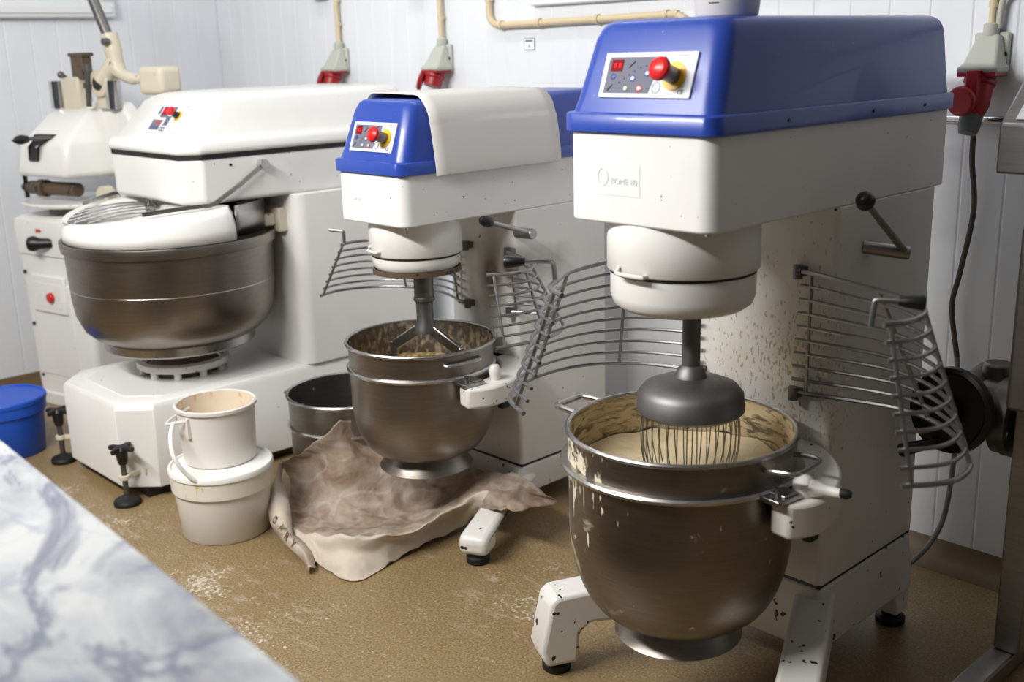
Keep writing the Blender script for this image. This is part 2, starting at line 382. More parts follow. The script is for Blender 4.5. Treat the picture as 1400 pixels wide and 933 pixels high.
# ------------------------------------------------------------------ control panels and stop buttons
def panel(parent, O, ex, ez, W, H, big, style='mixer'):
    """O = lower left corner in world, ex / ez unit vectors across and up the plate"""
    ex = Vector(ex).normalized(); ez = Vector(ez).normalized(); nn = ex.cross(ez).normalized(); O = Vector(O)
    T = Matrix((( ex.x, ez.x, nn.x, O.x), (ex.y, ez.y, nn.y, O.y), (ex.z, ez.z, nn.z, O.z), (0, 0, 0, 1)))
    def pl(x0, x1, y0, y1, z0, z1): return G().box(x0 * W, x1 * W, y0 * H, y1 * H, z0, z1, T)
    p = obj('control_panel', pl(0, 1, 0, 1, -.002, .003), 'panel_white', parent, .001)
    def disc(x, y, r, m, z=.0042, nm='button', par=p):
        return obj(nm, G().lathe([(r, .003), (r, z), (r * .7, z + .0006)], n=20, T=T @ Matrix.Translation((x * W, y * H, 0))), m, par)
    k = H / .082
    if style == 'mixer':
        g = G(); g.poly([(.05 * W, .09 * H, .0034), (.56 * W, .09 * H, .0034), (.59 * W, .38 * H, .0034), (.68 * W, .40 * H, .0034), (.68 * W, .90 * H, .0034), (.05 * W, .90 * H, .0034)], [(0, 1, 2, 3, 4, 5)], T)
        obj('grey_panel_field', g, 'panel_grey', p, smooth=False)
        obj('display', pl(.09, .22, .58, .84, .0034, .0046), 'led_off', p)
        for x in (.125, .175): obj('display_digit', pl(x, x + .022, .66, .76, .0046, .0052), 'led', p)
        disc(.13, .46, .0058 * k, 'ink_blue')
        for x, y, m in ((.36, .42, 'ink_blue'), (.51, .53, 'ink_blue'), (.30, .20, 'ink_green'), (.45, .20, 'red_btn')):
            disc(x, y, .0060 * k, m); disc(x, y, .0036 * k, 'panel_white', .0052)
        pts = [(.21, .33), (.26, .42), (.31, .50), (.36, .58), (.42, .66), (.48, .70), (.53, .72), (.58, .74), (.63, .76)]
        for i, (x, y) in enumerate(pts): disc(x, y, .0016 * k, 'led' if (i > 5 and big) else 'ink_dark', nm='speed_mark')
        for (x0, y0, x1, y1) in ((.29, .66, .35, .80), (.55, .78, .62, .90), (.09, .14, .14, .28)): obj('tool_symbol', G().tube([T @ Vector((x0 * W, y0 * H, .004)), T @ Vector((x1 * W, y1 * H, .004))], .0011 * k, 6), 'ink_dark', p)
        g = G(); g.tube([T @ Vector((.635 * W + .0085 * k * math.cos(a), .22 * H + .0095 * k * math.sin(a), .0036)) for a in [2 * PI * i / 24 for i in range(24)]], .0008 * k, 6, True)
        obj('ring_logo', g, 'ink_blue', p)
        text('ce_mark', 'CE', .011 * k, T @ Matrix.Translation((.90 * W, .12 * H, .0035)), 'ink_dark', p)
        obj('small_print', pl(.80, .90, .915, .93, .003, .0036), 'ink_blue', p)
        ex_, ey_, R = .80, .47, .0205 * k
    else:
        for x0, x1, y0, y1, m in ((.10, .17, .62, .90, 'panel_grey'), (.20, .42, .52, .90, 'panel_grey'), (.46, .60, .62, .90, 'panel_grey'), (.06, .36, .08, .44, 'panel_grey'), (.42, .56, .24, .58, 'panel_grey'), (.39, .54, .05, .20, 'panel_grey')):
            obj('grey_panel_field', pl(x0, x1, y0, y1, .003, .0037), m, p)
        obj('display', pl(.22, .405, .62, .86, .0037, .0048), 'led_off', p)
        for x in (.235, .275, .315, .355): obj('display_digit', pl(x, x + .028, .66, .82, .0048, .0054), 'led', p)
        obj('display', pl(.475, .525, .66, .84, .0037, .0048), 'led', p)
        for x in (.19, .26, .32): obj('display_digit', pl(x, x + .035, .28, .38, .0037, .0046), 'red_btn', p)
        for x in (.12, .18, .24, .30):
            disc(x, .17, .0042, 'ink_blue')
        disc(.43, .12, .004, 'panel_white'); disc(.50, .12, .004, 'panel_white'); disc(.49, .36, .0045, 'ink_blue')
        g = G(); g.tube([T @ Vector((.63 * W + .0065 * math.cos(a), .20 * H + .010 * math.sin(a), .0036)) for a in [2 * PI * i / 24 for i in range(24)]], .0006, 6, True)
        obj('ring_logo', g, 'ink_blue', p)
        obj('small_print', pl(.84, .92, .90, .92, .003, .0036), 'ink_blue', p)
        ex_, ey_, R = .74, .58, .017
    c = T @ Vector((ex_ * W, ey_ * H, 0)); q = T @ Vector((ex_ * W, ey_ * H, 1))
    e = obj('emergency_stop', G().axl(c, q, [(R * 1.25, .002), (R * 1.25, .0055), (R * .9, .006)], 32), 'yellow', parent); e['label'] = 'yellow emergency stop collar'
    obj('stop_barrel', G().axl(c, q, [(R * .72, .004), (R * .72, R * 1.7), (R * .62, R * 1.75)]), 'wire_dark' if style == 'mixer' else 'black', e)
    o = obj('stop_button', G().axl(c, q, [(R * .60, R * 1.5), (R * .98, R * 1.95), (R * 1.05, R * 2.15), (R * .98, R * 2.45), (R * .72, R * 2.62), (R * .68, R * 2.58), (R * .45, R * 2.66), (.001, R * 2.72)]), 'red_btn', e)
    o['label'] = 'red mushroom button'

# ------------------------------------------------------------------ guards
def guard(parent, top, bot, zt, zb, n, vt, hinge, r=.0042, handle=None, knob=True):
    t2 = cr([(x, y, zt) for x, y in top], 10); b2 = cr([(x, y, zb) for x, y in bot], 10)
    def samp(P, u):
        L = [0]
        for i in range(1, len(P)): L.append(L[-1] + (P[i] - P[i - 1]).length)
        d = u * L[-1]
        for i in range(1, len(P)):
            if L[i] >= d - 1e-9:
                k = (d - L[i - 1]) / max(1e-9, L[i] - L[i - 1]); return P[i - 1].lerp(P[i], k)
        return P[-1]
    N = 44; TP = [samp(t2, i / N) for i in range(N + 1)]; BP = [samp(b2, i / N) for i in range(N + 1)]
    gd = obj('bowl_guard', G().tube([TP[i] for i in range(N + 1)], r * 1.3, 8), 'wire', parent)
    for u in vt:
        i = int(round(u * N)); obj('guard_post', G().tube([TP[i].lerp(BP[i], k / 6) for k in range(7)], r * 1.05, 8), 'wire', gd)
    for k in range(1, n):
        f = k / (n - 1); obj('guard_bar', G().tube([TP[i].lerp(BP[i], f) for i in range(N + 1)], r if k < n - 1 else r * 1.3, 8), 'wire', gd)
    for z in (zt, zb):
        p = (TP if z == zt else BP)[0]; h = Vector((hinge[0], hinge[1], z))
        g = G(); g.cyl(h + Vector((0, .0, -.018)), h + Vector((0, 0, .012)), .011); g.tube([h, p + Vector((0, 0, .001))], .0075, 8)
        g.box(h.x - .012, h.x + .012, h.y, hinge[2], z - .012, z + .008)
        obj('guard_hinge', g, 'wire_dark', gd)
    if handle:
        hd = obj('guard_handle', G().tube(cr(handle, 3), .0055, 8), 'wire', gd)
        if knob:
            a, b = Vector(handle[-2]), Vector(handle[-1]); d = (b - a).normalized()
            obj('guard_grip', G().axl(b, b + d, [(.008, -.012), (.0105, 0), (.0145, .028), (.012, .033), (.002, .034)], 20), 'black', hd)
    return gd

# ------------------------------------------------------------------ planetary mixer
def lever(parent, base, tip, boss0, boss1, rb, knob, kr):
    b = obj('lever_shaft', G().axl(boss0, boss1, [(rb, 0), (rb, (Vector(boss1) - Vector(boss0)).length - .003), (rb * .9, (Vector(boss1) - Vector(boss0)).length)]), 'steel', parent)
    lv = obj('lift_lever', G().cyl(base, tip, .0085, .0075), 'steel', parent)
    d = (Vector(tip) - Vector(base)).normalized()
    obj('lever_knob', G().axl(tip, Vector(tip) + d, [(.002, -kr[1] * .9), (kr[0] * .6, -kr[1] * .8), (kr[0] * .95, -kr[1] * .3), (kr[0], kr[1] * .1), (kr[0] * .8, kr[1] * .65), (kr[0] * .4, kr[1] * .95), (.001, kr[1])]), 'black', lv)
def mixer(P):
    ax, hw = P['ax'], P['hw']; x0, x1 = ax - hw, ax + hw; yf, yb = P['yf'], P['yb']; zh, zc, zt = P['zh'], P['zc'], P['zt']
    cy, cb, zs = P['cy'], P['cb'], P['zs']; by = P['by']; big = P['big']
    o = thing('planetary_mixer', P['label'], 'mixer', (ax, by, 0), 0, 'planetary mixers with blue covers')
    rc = .035
    g = G(); out = rrect(x0, x1, yf, yb, rc, .008)
    g.rings([[(x, y, z) for x, y in out] for z in (zh, zc)])
    hd = obj('head_housing', g, 'white', o, .004)
    # faded maker's label on the front
    lw, lh = (.115, .062) if big else (.085, .055)
    lx = ax - (.045 if big else .06); lz = (zh + zc) / 2 - .002
    lb = obj('faded_label', G().box(lx - lw / 2, lx + lw / 2, yf - .0008, yf + .001, lz - lh / 2, lz + lh / 2), 'white_clean', hd, smooth=False)
    Tf = Matrix(((1, 0, 0, 0), (0, 0, -1, 0), (0, 1, 0, 0), (0, 0, 0, 1)))
    if big:
        g = G(); g.tube([(lx - .036 + .013 * math.cos(a), yf - .001, lz + .004 + .017 * math.sin(a)) for a in [2 * PI * i / 24 for i in range(24)]], .0009, 6, True); obj('ring_logo', g, 'ink_faint', hd)
        text('label_lettering', 'BOME 80', .017, Matrix.Translation((lx + .018, yf - .0012, lz - .003)) @ Tf, 'ink_faint', hd)
    else:
        text('label_lettering', 'IM 60', .014, Matrix.Translation((lx + .006, yf - .0012, lz - .003)) @ Tf, 'ink_faint', hd)
    # screws under the housing edge
    # blue cover
    e = .009; H = zt - zc; R = []
    def ring(z, dx, fy, by_, rf, rb): R.append([(x, y, z) for x, y in rrect(x0 + dx, x1 - dx, yf + fy, yb - by_, rf, rb, 6)])
    lz_ = .036
    ring(zc, -e, -e, -e, rc, .01); ring(zc + lz_ - .003, -e, -e, -e, rc, .01); ring(zc + lz_, -e + .003, -e + .003, -e + .003, rc, .01)
    ring(zc + lz_ + .001, .001, .004, .002, rc, .012)
    sl = P['slope']
    for f in (0.15, .5, .80): ring(zc + lz_ + (H - lz_) * f, .001 + .020 * f, .004 + sl * f, .002 + .004 * f, rc + .004, .014)
    for k in range(1, 7):
        a = .5 * PI * k / 6; rr_ = .030 * H / .2
        ring(zt - rr_ + rr_ * math.sin(a), .017 + .003 + rr_ * (1 - math.cos(a)), .004 + sl * .88 + rr_ * .9 * (1 - math.cos(a)), .006 + rr_ * .8 * (1 - math.cos(a)), rc + .004, .014)
    g = G(); g.rings(R); cv = obj('blue_cover', g, 'blue', o, angle=50); cv['label'] = 'glossy blue top cover'
    for yy in (.25, .6, .85):
        y = yf + (yb - yf) * yy; obj('cover_screw', G().cyl((x1 + e - .001, y, zc + .015), (x1 + e + .002, y, zc + .015), .0035, n=12), 'black', cv)
    # control panel plate follows the sloped front
    zp = P['panel_z']; n0 = Vector((0, sl, (H - lz_))).normalized()
    f0 = (zp - zc - lz_) / (H - lz_); yy = yf + .004 + sl * f0 - .0022
    panel(cv, (P['panel_x'], yy, zp), (1, 0, 0), n0, P['panel_w'], P['panel_h'], big)
    # column
    cm = 'col_big' if big else 'col_small'
    g = G(); out = rrect(x0, x1, cy, cb, .014, .01); g.rings([[(x, y, z) for x, y in out] for z in (zs + .006, zh)])
    col = obj('column', g, cm, o, .003)
    obj('column_seam', G().box(x0 + .004, x1 - .004, cy + .004, cb - .004, zs - .004, zs + .008), 'black', o)
    # base casting
    g = G(); ub = P['ub']
    g.rings([[(x, y, z) for x, y in rrect(x0 - d, x1 + d, cy - d * 1.5, cb + d2, .02, .02)] for z, d, d2 in ((ub, .006, .02), (ub + .06, .006, .02), (zs - .002, .0, .002))])
    bs = obj('base', g, 'leg_white', o, .006)
    # feet: two splayed front legs and two short rear ones
    for s in (-1, 1):
        st = Vector((ax + s * (hw - .040), cy + .05, 0)); en = Vector((ax + s * P['foot'][0], P['foot'][1], 0)); d = en - st; L = d.length + .045
        T = Matrix.Translation(st) @ Matrix.Rotation(math.atan2(d.y, d.x), 4, 'Z'); zt_ = zs - .045 if big else zs - .03
        pl = [(0, zt_ + .02), (L * .55, zt_), (L - .035, zt_ - .005), (L - .015, zt_ - .02), (L + .012, .075), (L - .004, .03), (L - .085, .03), (L - .092, ub + .005), (L - .12, ub + .025), (0, ub)]
        if not big: pl = [(0, zt_), (L * .45, zt_ - .005), (L * .72, zt_ - .022), (L - .02, zt_ - .035), (L + .004, .09), (L, .035), (L - .085, .035), (L - .09, ub), (L * .55, ub + .03), (0, ub)]
        lg = obj('leg', G().prism(pl, .092, T), 'leg_white', o, .024 if not big else .012, 3)
        pt = T @ Vector((L - .042, 0, 0))
        obj('rubber_foot', G().lathe([(.032, 0), (.036, .004), (.036, .02), (.03, .024), (.03, .034)], (pt.x, pt.y, 0), 28), 'rubber', lg)
        g = G(); xx = ax + s * (hw - .035); g.prism([(-.05, ub + .06), (.035, ub + .06), (.045, .09), (.04, .035), (-.02, .035), (-.028, .075), (-.05, ub)], .062, Matrix.Translation((xx, cb - .02, 0)) @ Matrix.Rotation(PI / 2, 4, 'Z'))
        lg = obj('leg', g, 'leg_white', o, .006)
        obj('rubber_foot', G().lathe([(.034, 0), (.038, .004), (.038, .018), (.022, .024), (.022, .036)], (xx, cb - .012, 0), 28), 'rubber', lg)
    # planetary gear housing
    zp0, zs2, rp, rp2 = P['zp0'], P['zp_seam'], P['rp'], P['rp2']
    pg = obj('planetary_housing', G().lathe([(rp * .97, zh + .002), (rp * 1.0, zh - .02), (rp, zs2 + .006), (rp - .003, zs2 + .003), (rp - .012, zs2 + .003)], (ax, by, 0), 96), 'white_clean', o, angle=60)
    obj('rotating_drum', G().lathe([(rp2 - .010, zs2 - .002), (rp2, zs2 - .003), (rp2, zp0 + .035), (rp2 - .006, zp0 + .016), (rp2 - .022, zp0 + .004), (rp2 - .05, zp0), (.02, zp0 - .002)], (ax, by, 0), 96, caps=(True, True)), 'white_clean', o, angle=60)
    if not big:
        obj('drum_band', G().lathe([(rp2 - .004, zp0 + .012), (rp2 + .0015, zp0 + .012), (rp2 + .0015, zp0 - .002), (rp2 - .02, zp0 - .006)], (ax, by, 0), 96, caps=(False, False)), 'oil_and_shade', o)
    obj('drum_gap', G().lathe([(rp - .006, zs2 - .0035), (rp - .006, zs2 + .0035)], (ax, by, 0), 96, caps=(False, False)), 'rubber', o)
    a0 = math.radians(-96 if big else -104); g = G()
    ph = [(ax + (rp + .012) * math.cos(a0 + k * .034), by + (rp + .012) * math.sin(a0 + k * .034), zs2 + .008 + (.0 if big else .012)) for k in range(-4, 9)]
    g.tube([(ax + rp * math.cos(a0 - .17), by + rp * math.sin(a0 - .17), ph[0][2] + .012)] + ph + [(ax + rp * math.cos(a0 + .29), by + rp * math.sin(a0 + .29), ph[0][2])], .0045, 8)
    obj('drum_handle', g, 'cast_white', pg)
    obj('drum_screw', G().cyl((x1 - .03, yf + .03, zh - .008), (x1 - .03, yf + .03, zh + .004), .006, n=14), 'chrome', hd)
    return o

# ---- big mixer
B = dict(ax=-1.377, hw=.182, yf=1.64, yb=2.565, zh=1.157, zc=1.337, zt=1.548, cy=2.09, cb=2.53, zs=.267, by=1.795, big=True, slope=.062,
         panel_x=-1.480, panel_z=1.402, panel_w=.222, panel_h=.088, ub=.105, foot=(.335, 1.745), zp0=.968, zp_seam=1.052, rp=.157, rp2=.150,
         label='large white mixer under blue cover, nearest the right, holding the batter bowl')
bm_ = mixer(B)
guard(bm_, [(-1.262, 2.066), (-1.222, 2.058), (-1.087, 2.009), (-1.019, 1.985), (-.954, 1.947), (-.908, 1.907), (-.884, 1.857), (-.882, 1.796), (-.904, 1.751)],
      [(-1.282, 2.07), (-1.222, 2.082), (-1.124, 2.107), (-1.037, 2.117), (-.969, 2.095), (-.899, 2.045), (-.826, 1.957), (-.790, 1.887), (-.782, 1.824), (-.799, 1.776), (-.839, 1.726)],
      1.015, .737, 10, (.05, .40, .74, .97), (-1.275, 2.07, 2.092), handle=[(-.935, 1.765, 1.005), (-.932, 1.768, 1.045), (-.925, 1.772, 1.052), (-.885, 1.79, 1.052)])
guard(bm_, [(-1.545, 2.066), (-1.60, 2.03), (-1.65, 1.95), (-1.665, 1.87), (-1.662, 1.80), (-1.647, 1.73), (-1.610, 1.66), (-1.573, 1.60), (-1.50, 1.56)],
      [(-1.54, 2.07), (-1.60, 2.055), (-1.68, 2.025), (-1.745, 1.97), (-1.785, 1.90), (-1.797, 1.80), (-1.775, 1.70), (-1.715, 1.61), (-1.62, 1.56)],
      1.015, .737, 10, (.05, .28, .62, .94), (-1.54, 2.07, 2.092), handle=[(-1.61, 1.655, 1.008), (-1.612, 1.652, 1.05), (-1.62, 1.648, 1.058), (-1.668, 1.605, 1.058)])
lever(bm_, (-1.125, 2.250, 1.050), (-1.125, 2.070, 1.178), (-1.20, 2.205, 1.057), (-1.118, 2.262, 1.043), .0155, None, (.0205, .0205))

# bowl yoke around the bowl, with clamp and latch
def yoke(parent, ax, by, r0_, r1_, z0, z1, cy, big):
    for s in (1, -1):
        R = []
        for k in range(23):
            a_0 = (-9 if big else -13) if s > 0 else 12
            a = math.radians(a_0 + (84 - a_0) * k / 22); ro = r1_
            if k < 4: ro = r0_ + (r1_ - r0_) * (.62 + .38 * math.sin(k / 4 * PI / 2))
            ri = r0_
            R.append([(ax + s * ri * math.cos(a), by + ri * math.sin(a), z0), (ax + s * ro * math.cos(a), by + ro * math.sin(a), z0), (ax + s * ro * math.cos(a), by + ro * math.sin(a), z1), (ax + s * ri * math.cos(a), by + ri * math.sin(a), z1)])
        y = obj('bowl_yoke', G().rings(R), 'cast_white', parent, .008)
        a = math.radians(-7 if s > 0 else 22); c = Vector((ax + s * (r0_ + .02) * math.cos(a), by + (r0_ + .02) * math.sin(a), z1))
        g = G(); T = Matrix.Translation(c) @ Matrix.Rotation(a if s > 0 else PI - a, 4, 'Z'); g.box(-.035, .022, -.035, .04, .001, .012, T); g.box(-.03, .018, -.012, .03, .012, .017, T); obj('clamp_plate', g, 'steel', y, .002)
        g = G(); g.cyl(c + Vector((0, -.012, .01)), c + Vector((0, -.012, .03)), .007); obj('clamp_bolt', g, 'wire_dark', y)
        # latch cam and handle
        a = math.radians((4 if big else 12) if s > 0 else 40); c = Vector((ax + s * (r0_ + .035) * math.cos(a), by + (r0_ + .035) * math.sin(a), z1))
        g = G(); d = Vector((s * math.cos(a), math.sin(a) * 1, 0))
        if big:
            g.axl(c, c + Vector((0, 0, 1)), [(.020, .0), (.024, .012), (.022, .03), (.012, .040), (.001, .042)]); g.axl(c + Vector((0, 0, .018)), c + Vector((s * .094, .012, .022)), [(.019, 0), (.017, .025), (.011, .045), (.0105, .062), (.009, .078)])
        else:
            g.axl(c, c + Vector((0, 0, 1)), [(.013, 0), (.018, .02), (.019, .032), (.012, .045), (.001, .048)])
        lt = obj('latch_handle', g, 'cast_white', y)
        if big: e = c + Vector((s * .076, .010, .022)); obj('latch_tip', G().axl(e, e + Vector((s * .1, .03, .002)), [(.0095, -.002), (.0105, .012), (.006, .02), (.001, .021)]), 'rubber', lt)
        obj('yoke_stop', G().box(c.x - .012, c.x + .012, c.y + .015, c.y + .05, z0 - .035, z0 + .005), 'rubber', y, .005)
    # block joining the yoke to the column
    obj('yoke_slide', G().box(ax - .10, ax + .10, by + r0_ * .94, cy + .004, z0, z1 + .0), 'cast_white', parent, .006)
yoke(bm_, -1.377, 1.795, .258, .338, .548, .622, 2.09, True)

def bowl(name, label, ax, by, zr, zring, Rr, Rg, Rb, zf, Rf, zn, Rn, min_, mout, zin, group='steel bowls with flared foot'):
    """rim height, ring height, radii, flared foot"""
    o = thing(name, label, 'bowl', (ax, by, 0), 0, group)
    H = zring - zn
    prof = [(Rn * .9, zn - .004), (Rn, zn)] + [(Rn + (Rb - Rn) * math.sin(.5 * PI * f) ** .82, zn + H * .62 * (1 - math.cos(.5 * PI * f))) for f in (.08, .16, .25, .35, .45, .55, .65, .75, .85, .95, 1)] + [(Rb, zring - .012)]
    inner = [(r - .004, z + .003) for r, z in prof[2:]][::-1]
    col = [(Rb + .001, zring + .01), (Rb + .002, zr - .006)]
    ou = prof + col + [(Rb - .004, zr - .004), ] + [(Rb - .004, zring)] + inner[1:] + [(.001, zn + .012)]
    k = len(prof) + len(col)
    bo = obj('bowl_body', G().lathe([(.001, zn - .004)] + prof + col, (ax, by, 0), 96, caps=(False, False)), mout, o, angle=30, fix=False)
    iv = obj('bowl_inside', G().lathe([(Rb - .002, zr - .004), (Rb - .004, zring)] + inner[1:] + [(.001, inner[-1][1])], (ax, by, 0), 96, caps=(False, False)), min_, o, angle=40)
    g = G(); g.tube([(ax + (Rr - .004) * math.cos(a), by + (Rr - .004) * math.sin(a), zr - .004) for a in [2 * PI * i / 96 for i in range(96)]], .0058, 10, True); obj('rim', g, 'steel_rim', o)
    g = G(); g.lathe([(Rb, zring + .008), (Rg - .004, zring + .0065), (Rg, zring + .002), (Rg - .001, zring - .004), (Rg - .006, zring - .0075), (Rb, zring - .006)], (ax, by, 0), 96, caps=(False, False)); obj('rim_band', g, 'steel_rim', o)
    if Rf:
        g = G(); g.lathe([(Rn * .98, zn + .006), (Rn * 1.0, zn - .002), (Rn + (Rf - Rn) * .35, zn - (zn - zf) * .5), (Rf - .004, zf + .004), (Rf, zf), (Rf - .003, zf - .003), (Rf - .008, zf), (Rn, zn - .015)], (ax, by, 0), 96, caps=(False, False)); obj('flared_foot', g, 'steel_bowl', o)
    return o
def bowl_handle(o, ax, by, R, z, adeg, w=.055, out=.045, rise=.004, r=.0055):
    a = math.radians(adeg); d = Vector((math.cos(a), math.sin(a), 0)); t_ = Vector((-math.sin(a), math.cos(a), 0)); c = Vector((ax, by, z))
    k = math.sqrt(max(0, R * R - w * w))
    P_ = [c + d * k + t_ * w, c + d * (k + out * .6) + t_ * w * 1.0 + Vector((0, 0, rise)), c + d * (k + out) + t_ * w * .82 + Vector((0, 0, rise)), c + d * (k + out * 1.05) + Vector((0, 0, rise)), c + d * (k + out) - t_ * w * .82 + Vector((0, 0, rise)), c + d * (k + out * .6) - t_ * w + Vector((0, 0, rise)), c + d * k - t_ * w]
    obj('bowl_handle', G().tube(cr(P_, 4), r, 10), 'steel_rim', o)
bb = bowl('mixing_bowl', 'largest steel mixing bowl, smeared with yellow batter, under the big blue mixer', -1.377, 1.795, .709, .634, .2485, .261, .243, .222, .143, .272, .116, 'smear', 'steel_big', .6)
bowl_handle(bb, -1.377, 1.795, .245, .678, 4, .058, .062); bowl_handle(bb, -1.377, 1.795, .245, .690, 182, .050, .080, .004, .0075)
# batter: surface inside the bowl
g = G(); R = []; n = 72
for i in range(1, 20):
    r = .2335 * i / 19; R.append([(-1.377 + r * math.cos(2 * PI * j / n), 1.795 + r * math.sin(2 * PI * j / n), .585 + .030 * (r / .2335) ** 2.2 + .006 * math.sin(26 * r - 3 * 2 * PI * j / n * 1 + 1) * (1 - r / .3) + (.010 * noise.noise(Vector((math.cos(2 * PI * j / n) * 3, math.sin(2 * PI * j / n) * 3, 5))) if i > 15 else 0)) for j in range(n)])
g.rings(R, True, True, False)
o = solo('cake_batter', g, 'batter', 'pale yellow cake batter swirling inside the largest steel bowl', 'batter', (-1.377, 1.795, .585), angle=80)
# whisk on the big mixer
wx, wy = -1.345, 1.785
wk = obj('whisk', G().lathe([(.001, .975), (.019, .97), (.019, .85), (.028, .842), (.034, .825), (.066, .819), (.098, .806), (.111, .79), (.114, .755), (.106, .748), (.001, .757)], (wx, wy, 0), 64), 'hub', bm_, angle=40)
wk['label'] = 'grey wire whisk'
for k in range(16):
    a = PI * k / 16
    pts = [(wx + math.cos(a) * x, wy + math.sin(a) * x, z) for x, z in [(.098, .762), (.104, .71), (.098, .64), (.07, .575), (0, .548), (-.07, .575), (-.098, .64), (-.104, .71), (-.098, .762)]]
    obj('whisk_wire', G().tube(cr(pts, 3), .0014, 6), 'wire', wk)

# bucket standing on top of the big mixer
def tapered(o, c, rb, rt, h, wall, mo, mi, z0=0, band=None):
    x, y, z = c
    g = G(); g.lathe([(.001, 0), (rb - .004, 0), (rb, .004), (rt, h), (rt - wall, h)], (x, y, z), 64, caps=(False, False)); b1 = obj('bucket_body', g, mo, o, angle=50)
    g = G(); g.lathe([(rt - wall, h), (rb - wall, .006), (.001, .006)], (x, y, z), 64, caps=(False, False)); obj('bucket_inside', g, mi, o, angle=50)
    return b1
o = thing('plastic_bucket', 'small white plastic bucket with printed label, standing on the big blue cover', 'bucket', (-1.332, 1.865, 1.548), 0, 'plastic buckets')
b1 = tapered(o, (-1.332, 1.865, 1.5485), .0615, .078, .16, .002, 'tub', 'tub_in')
obj('bucket_rim', G().lathe([(.0775, .150), (.083, .152), (.083, .163), (.076, .163)], (-1.332, 1.865, 1.5485), 48, caps=(False, False)), 'tub', o)
g = G()
for i, (z, wd) in enumerate(((.026, .30), (.036, .22), (.044, .22), (.052, .34), (.060, .2), (.068, .3), (.078, .34))):
    rr_ = .0615 + .0165 * z / .16 + .0007; pts = [(-1.332 + rr_ * math.cos(a), 1.865 + rr_ * math.sin(a), 1.5485 + z) for a in [math.radians(-78) - wd / 2 + wd * k / 5 for k in range(6)]]
    g.tube(pts, .0011, 5)
obj('bucket_print', g, 'ink_dark', o)

# ---- small mixer
S = dict(ax=-2.605, hw=.160, yf=1.905, yb=2.80, zh=1.013, zc=1.161, zt=1.367, cy=2.34, cb=2.76, zs=.166, by=2.07, big=False, slope=.060,
         panel_x=-2.700, panel_z=1.222, panel_w=.200, panel_h=.086, ub=.07, foot=(.31, 2.005), zp0=.852, zp_seam=.905, rp=.141, rp2=.134,
         label='smaller white mixer under blue cover, the middle machine, with a grey sheet over it')
sm_ = mixer(S)
guard(sm_, [(-2.462, 2.315), (-2.40, 2.29), (-2.33, 2.262), (-2.25, 2.215), (-2.20, 2.155), (-2.195, 2.09), (-2.235, 2.02)],
      [(-2.462, 2.315), (-2.41, 2.345), (-2.34, 2.362), (-2.26, 2.34), (-2.19, 2.28), (-2.148, 2.20), (-2.140, 2.12), (-2.17, 1.99)],
      .888, .695, 8, (.04, .45, .72, .95), (-2.462, 2.318, 2.342), r=.004)
guard(sm_, [(-2.70, 2.315), (-2.76, 2.28), (-2.86, 2.235), (-2.94, 2.20), (-2.99, 2.16), (-3.0, 2.10), (-2.985, 2.06)],
      [(-2.69, 2.31), (-2.76, 2.345), (-2.87, 2.37), (-3.005, 2.35), (-3.09, 2.295), (-3.14, 2.21), (-3.152, 2.13), (-3.13, 2.06)],
      .888, .695, 8, (.04, .50, .97), (-2.66, 2.318, 2.342), r=.004, handle=[(-2.99, 2.075, .885), (-2.99, 2.075, .925), (-2.995, 2.07, .932), (-3.035, 2.05, .934)], knob=False)
lever(sm_, (-2.385, 2.345, .950), (-2.385, 2.165, 1.008), (-2.445, 2.345, .945), (-2.372, 2.345, .948), .0165, None, (.017, .028))
yoke(sm_, -2.605, 2.07, .246, .328, .478, .540, 2.34, False)
sb = bowl('mixing_bowl', 'steel mixing bowl with crumbly mix, under the middle mixer, above the paper sack', -2.605, 2.07, .637, .555, .2355, .2345, .224, .222, .149, .268, .112, 'crumb', 'steel_bowl', .6)
bowl_handle(sb, -2.605, 2.07, .226, .606, -6, .062, .018, -.004); bowl_handle(sb, -2.605, 2.07, .226, .625, 150, .055, .025)
g = G(); R = []
for i in range(1, 16):
    r = .214 * i / 15; R.append([(-2.605 + r * math.cos(2 * PI * j / 64), 2.07 + r * math.sin(2 * PI * j / 64), .505 + .02 * (r / .2) ** 2 + .010 * noise.noise(Vector((r * 30 * math.cos(2 * PI * j / 64), r * 30 * math.sin(2 * PI * j / 64), 1)))) for j in range(64)])
g.rings(R, True, True, False)
solo('crumbly_dough', g, 'crumbmix', 'yellow brown crumbly dough inside the middle mixer bowl', 'dough', (-2.605, 2.07, .52), angle=80)
bx, by_ = -2.565, 2.06
bt = obj('flat_beater', G().lathe([(.001, .86), (.030, .858), (.030, .775), (.033, .772), (.033, .763), (.026, .757), (.026, .70), (.034, .68), (.036, .662), (.001, .655)], (bx, by_, 0), 32), 'wire_dark', sm_)
bt['label'] = 'grey metal flat beater'
for s in (-1, 1):
    d = Vector((.94, .34, 0)) * s
    p0 = Vector((bx, by_, .675)); p1 = p0 + d * .115 + Vector((0, 0, -.065)); p2 = p0 + d * .12 + Vector((0, 0, -.13))
    g = G(); T = Matrix.Identity(4)
    n_ = Vector((-d.y, d.x, 0)).normalized() * .008
    def bar(a, b, wd):
        u = (b - a).normalized(); v = u.cross(n_.normalized()).normalized() * wd
        g.rings([[a + v + n_, a - v + n_, a - v - n_, a + v - n_], [b + v + n_, b - v + n_, b - v - n_, b + v - n_]])
    bar(p0 + Vector((0, 0, .01)), p1, .016); bar(p1 + Vector((0, 0, .012)), p2, .013)
    obj('beater_arm', g, 'steel_rim', bt, .003)
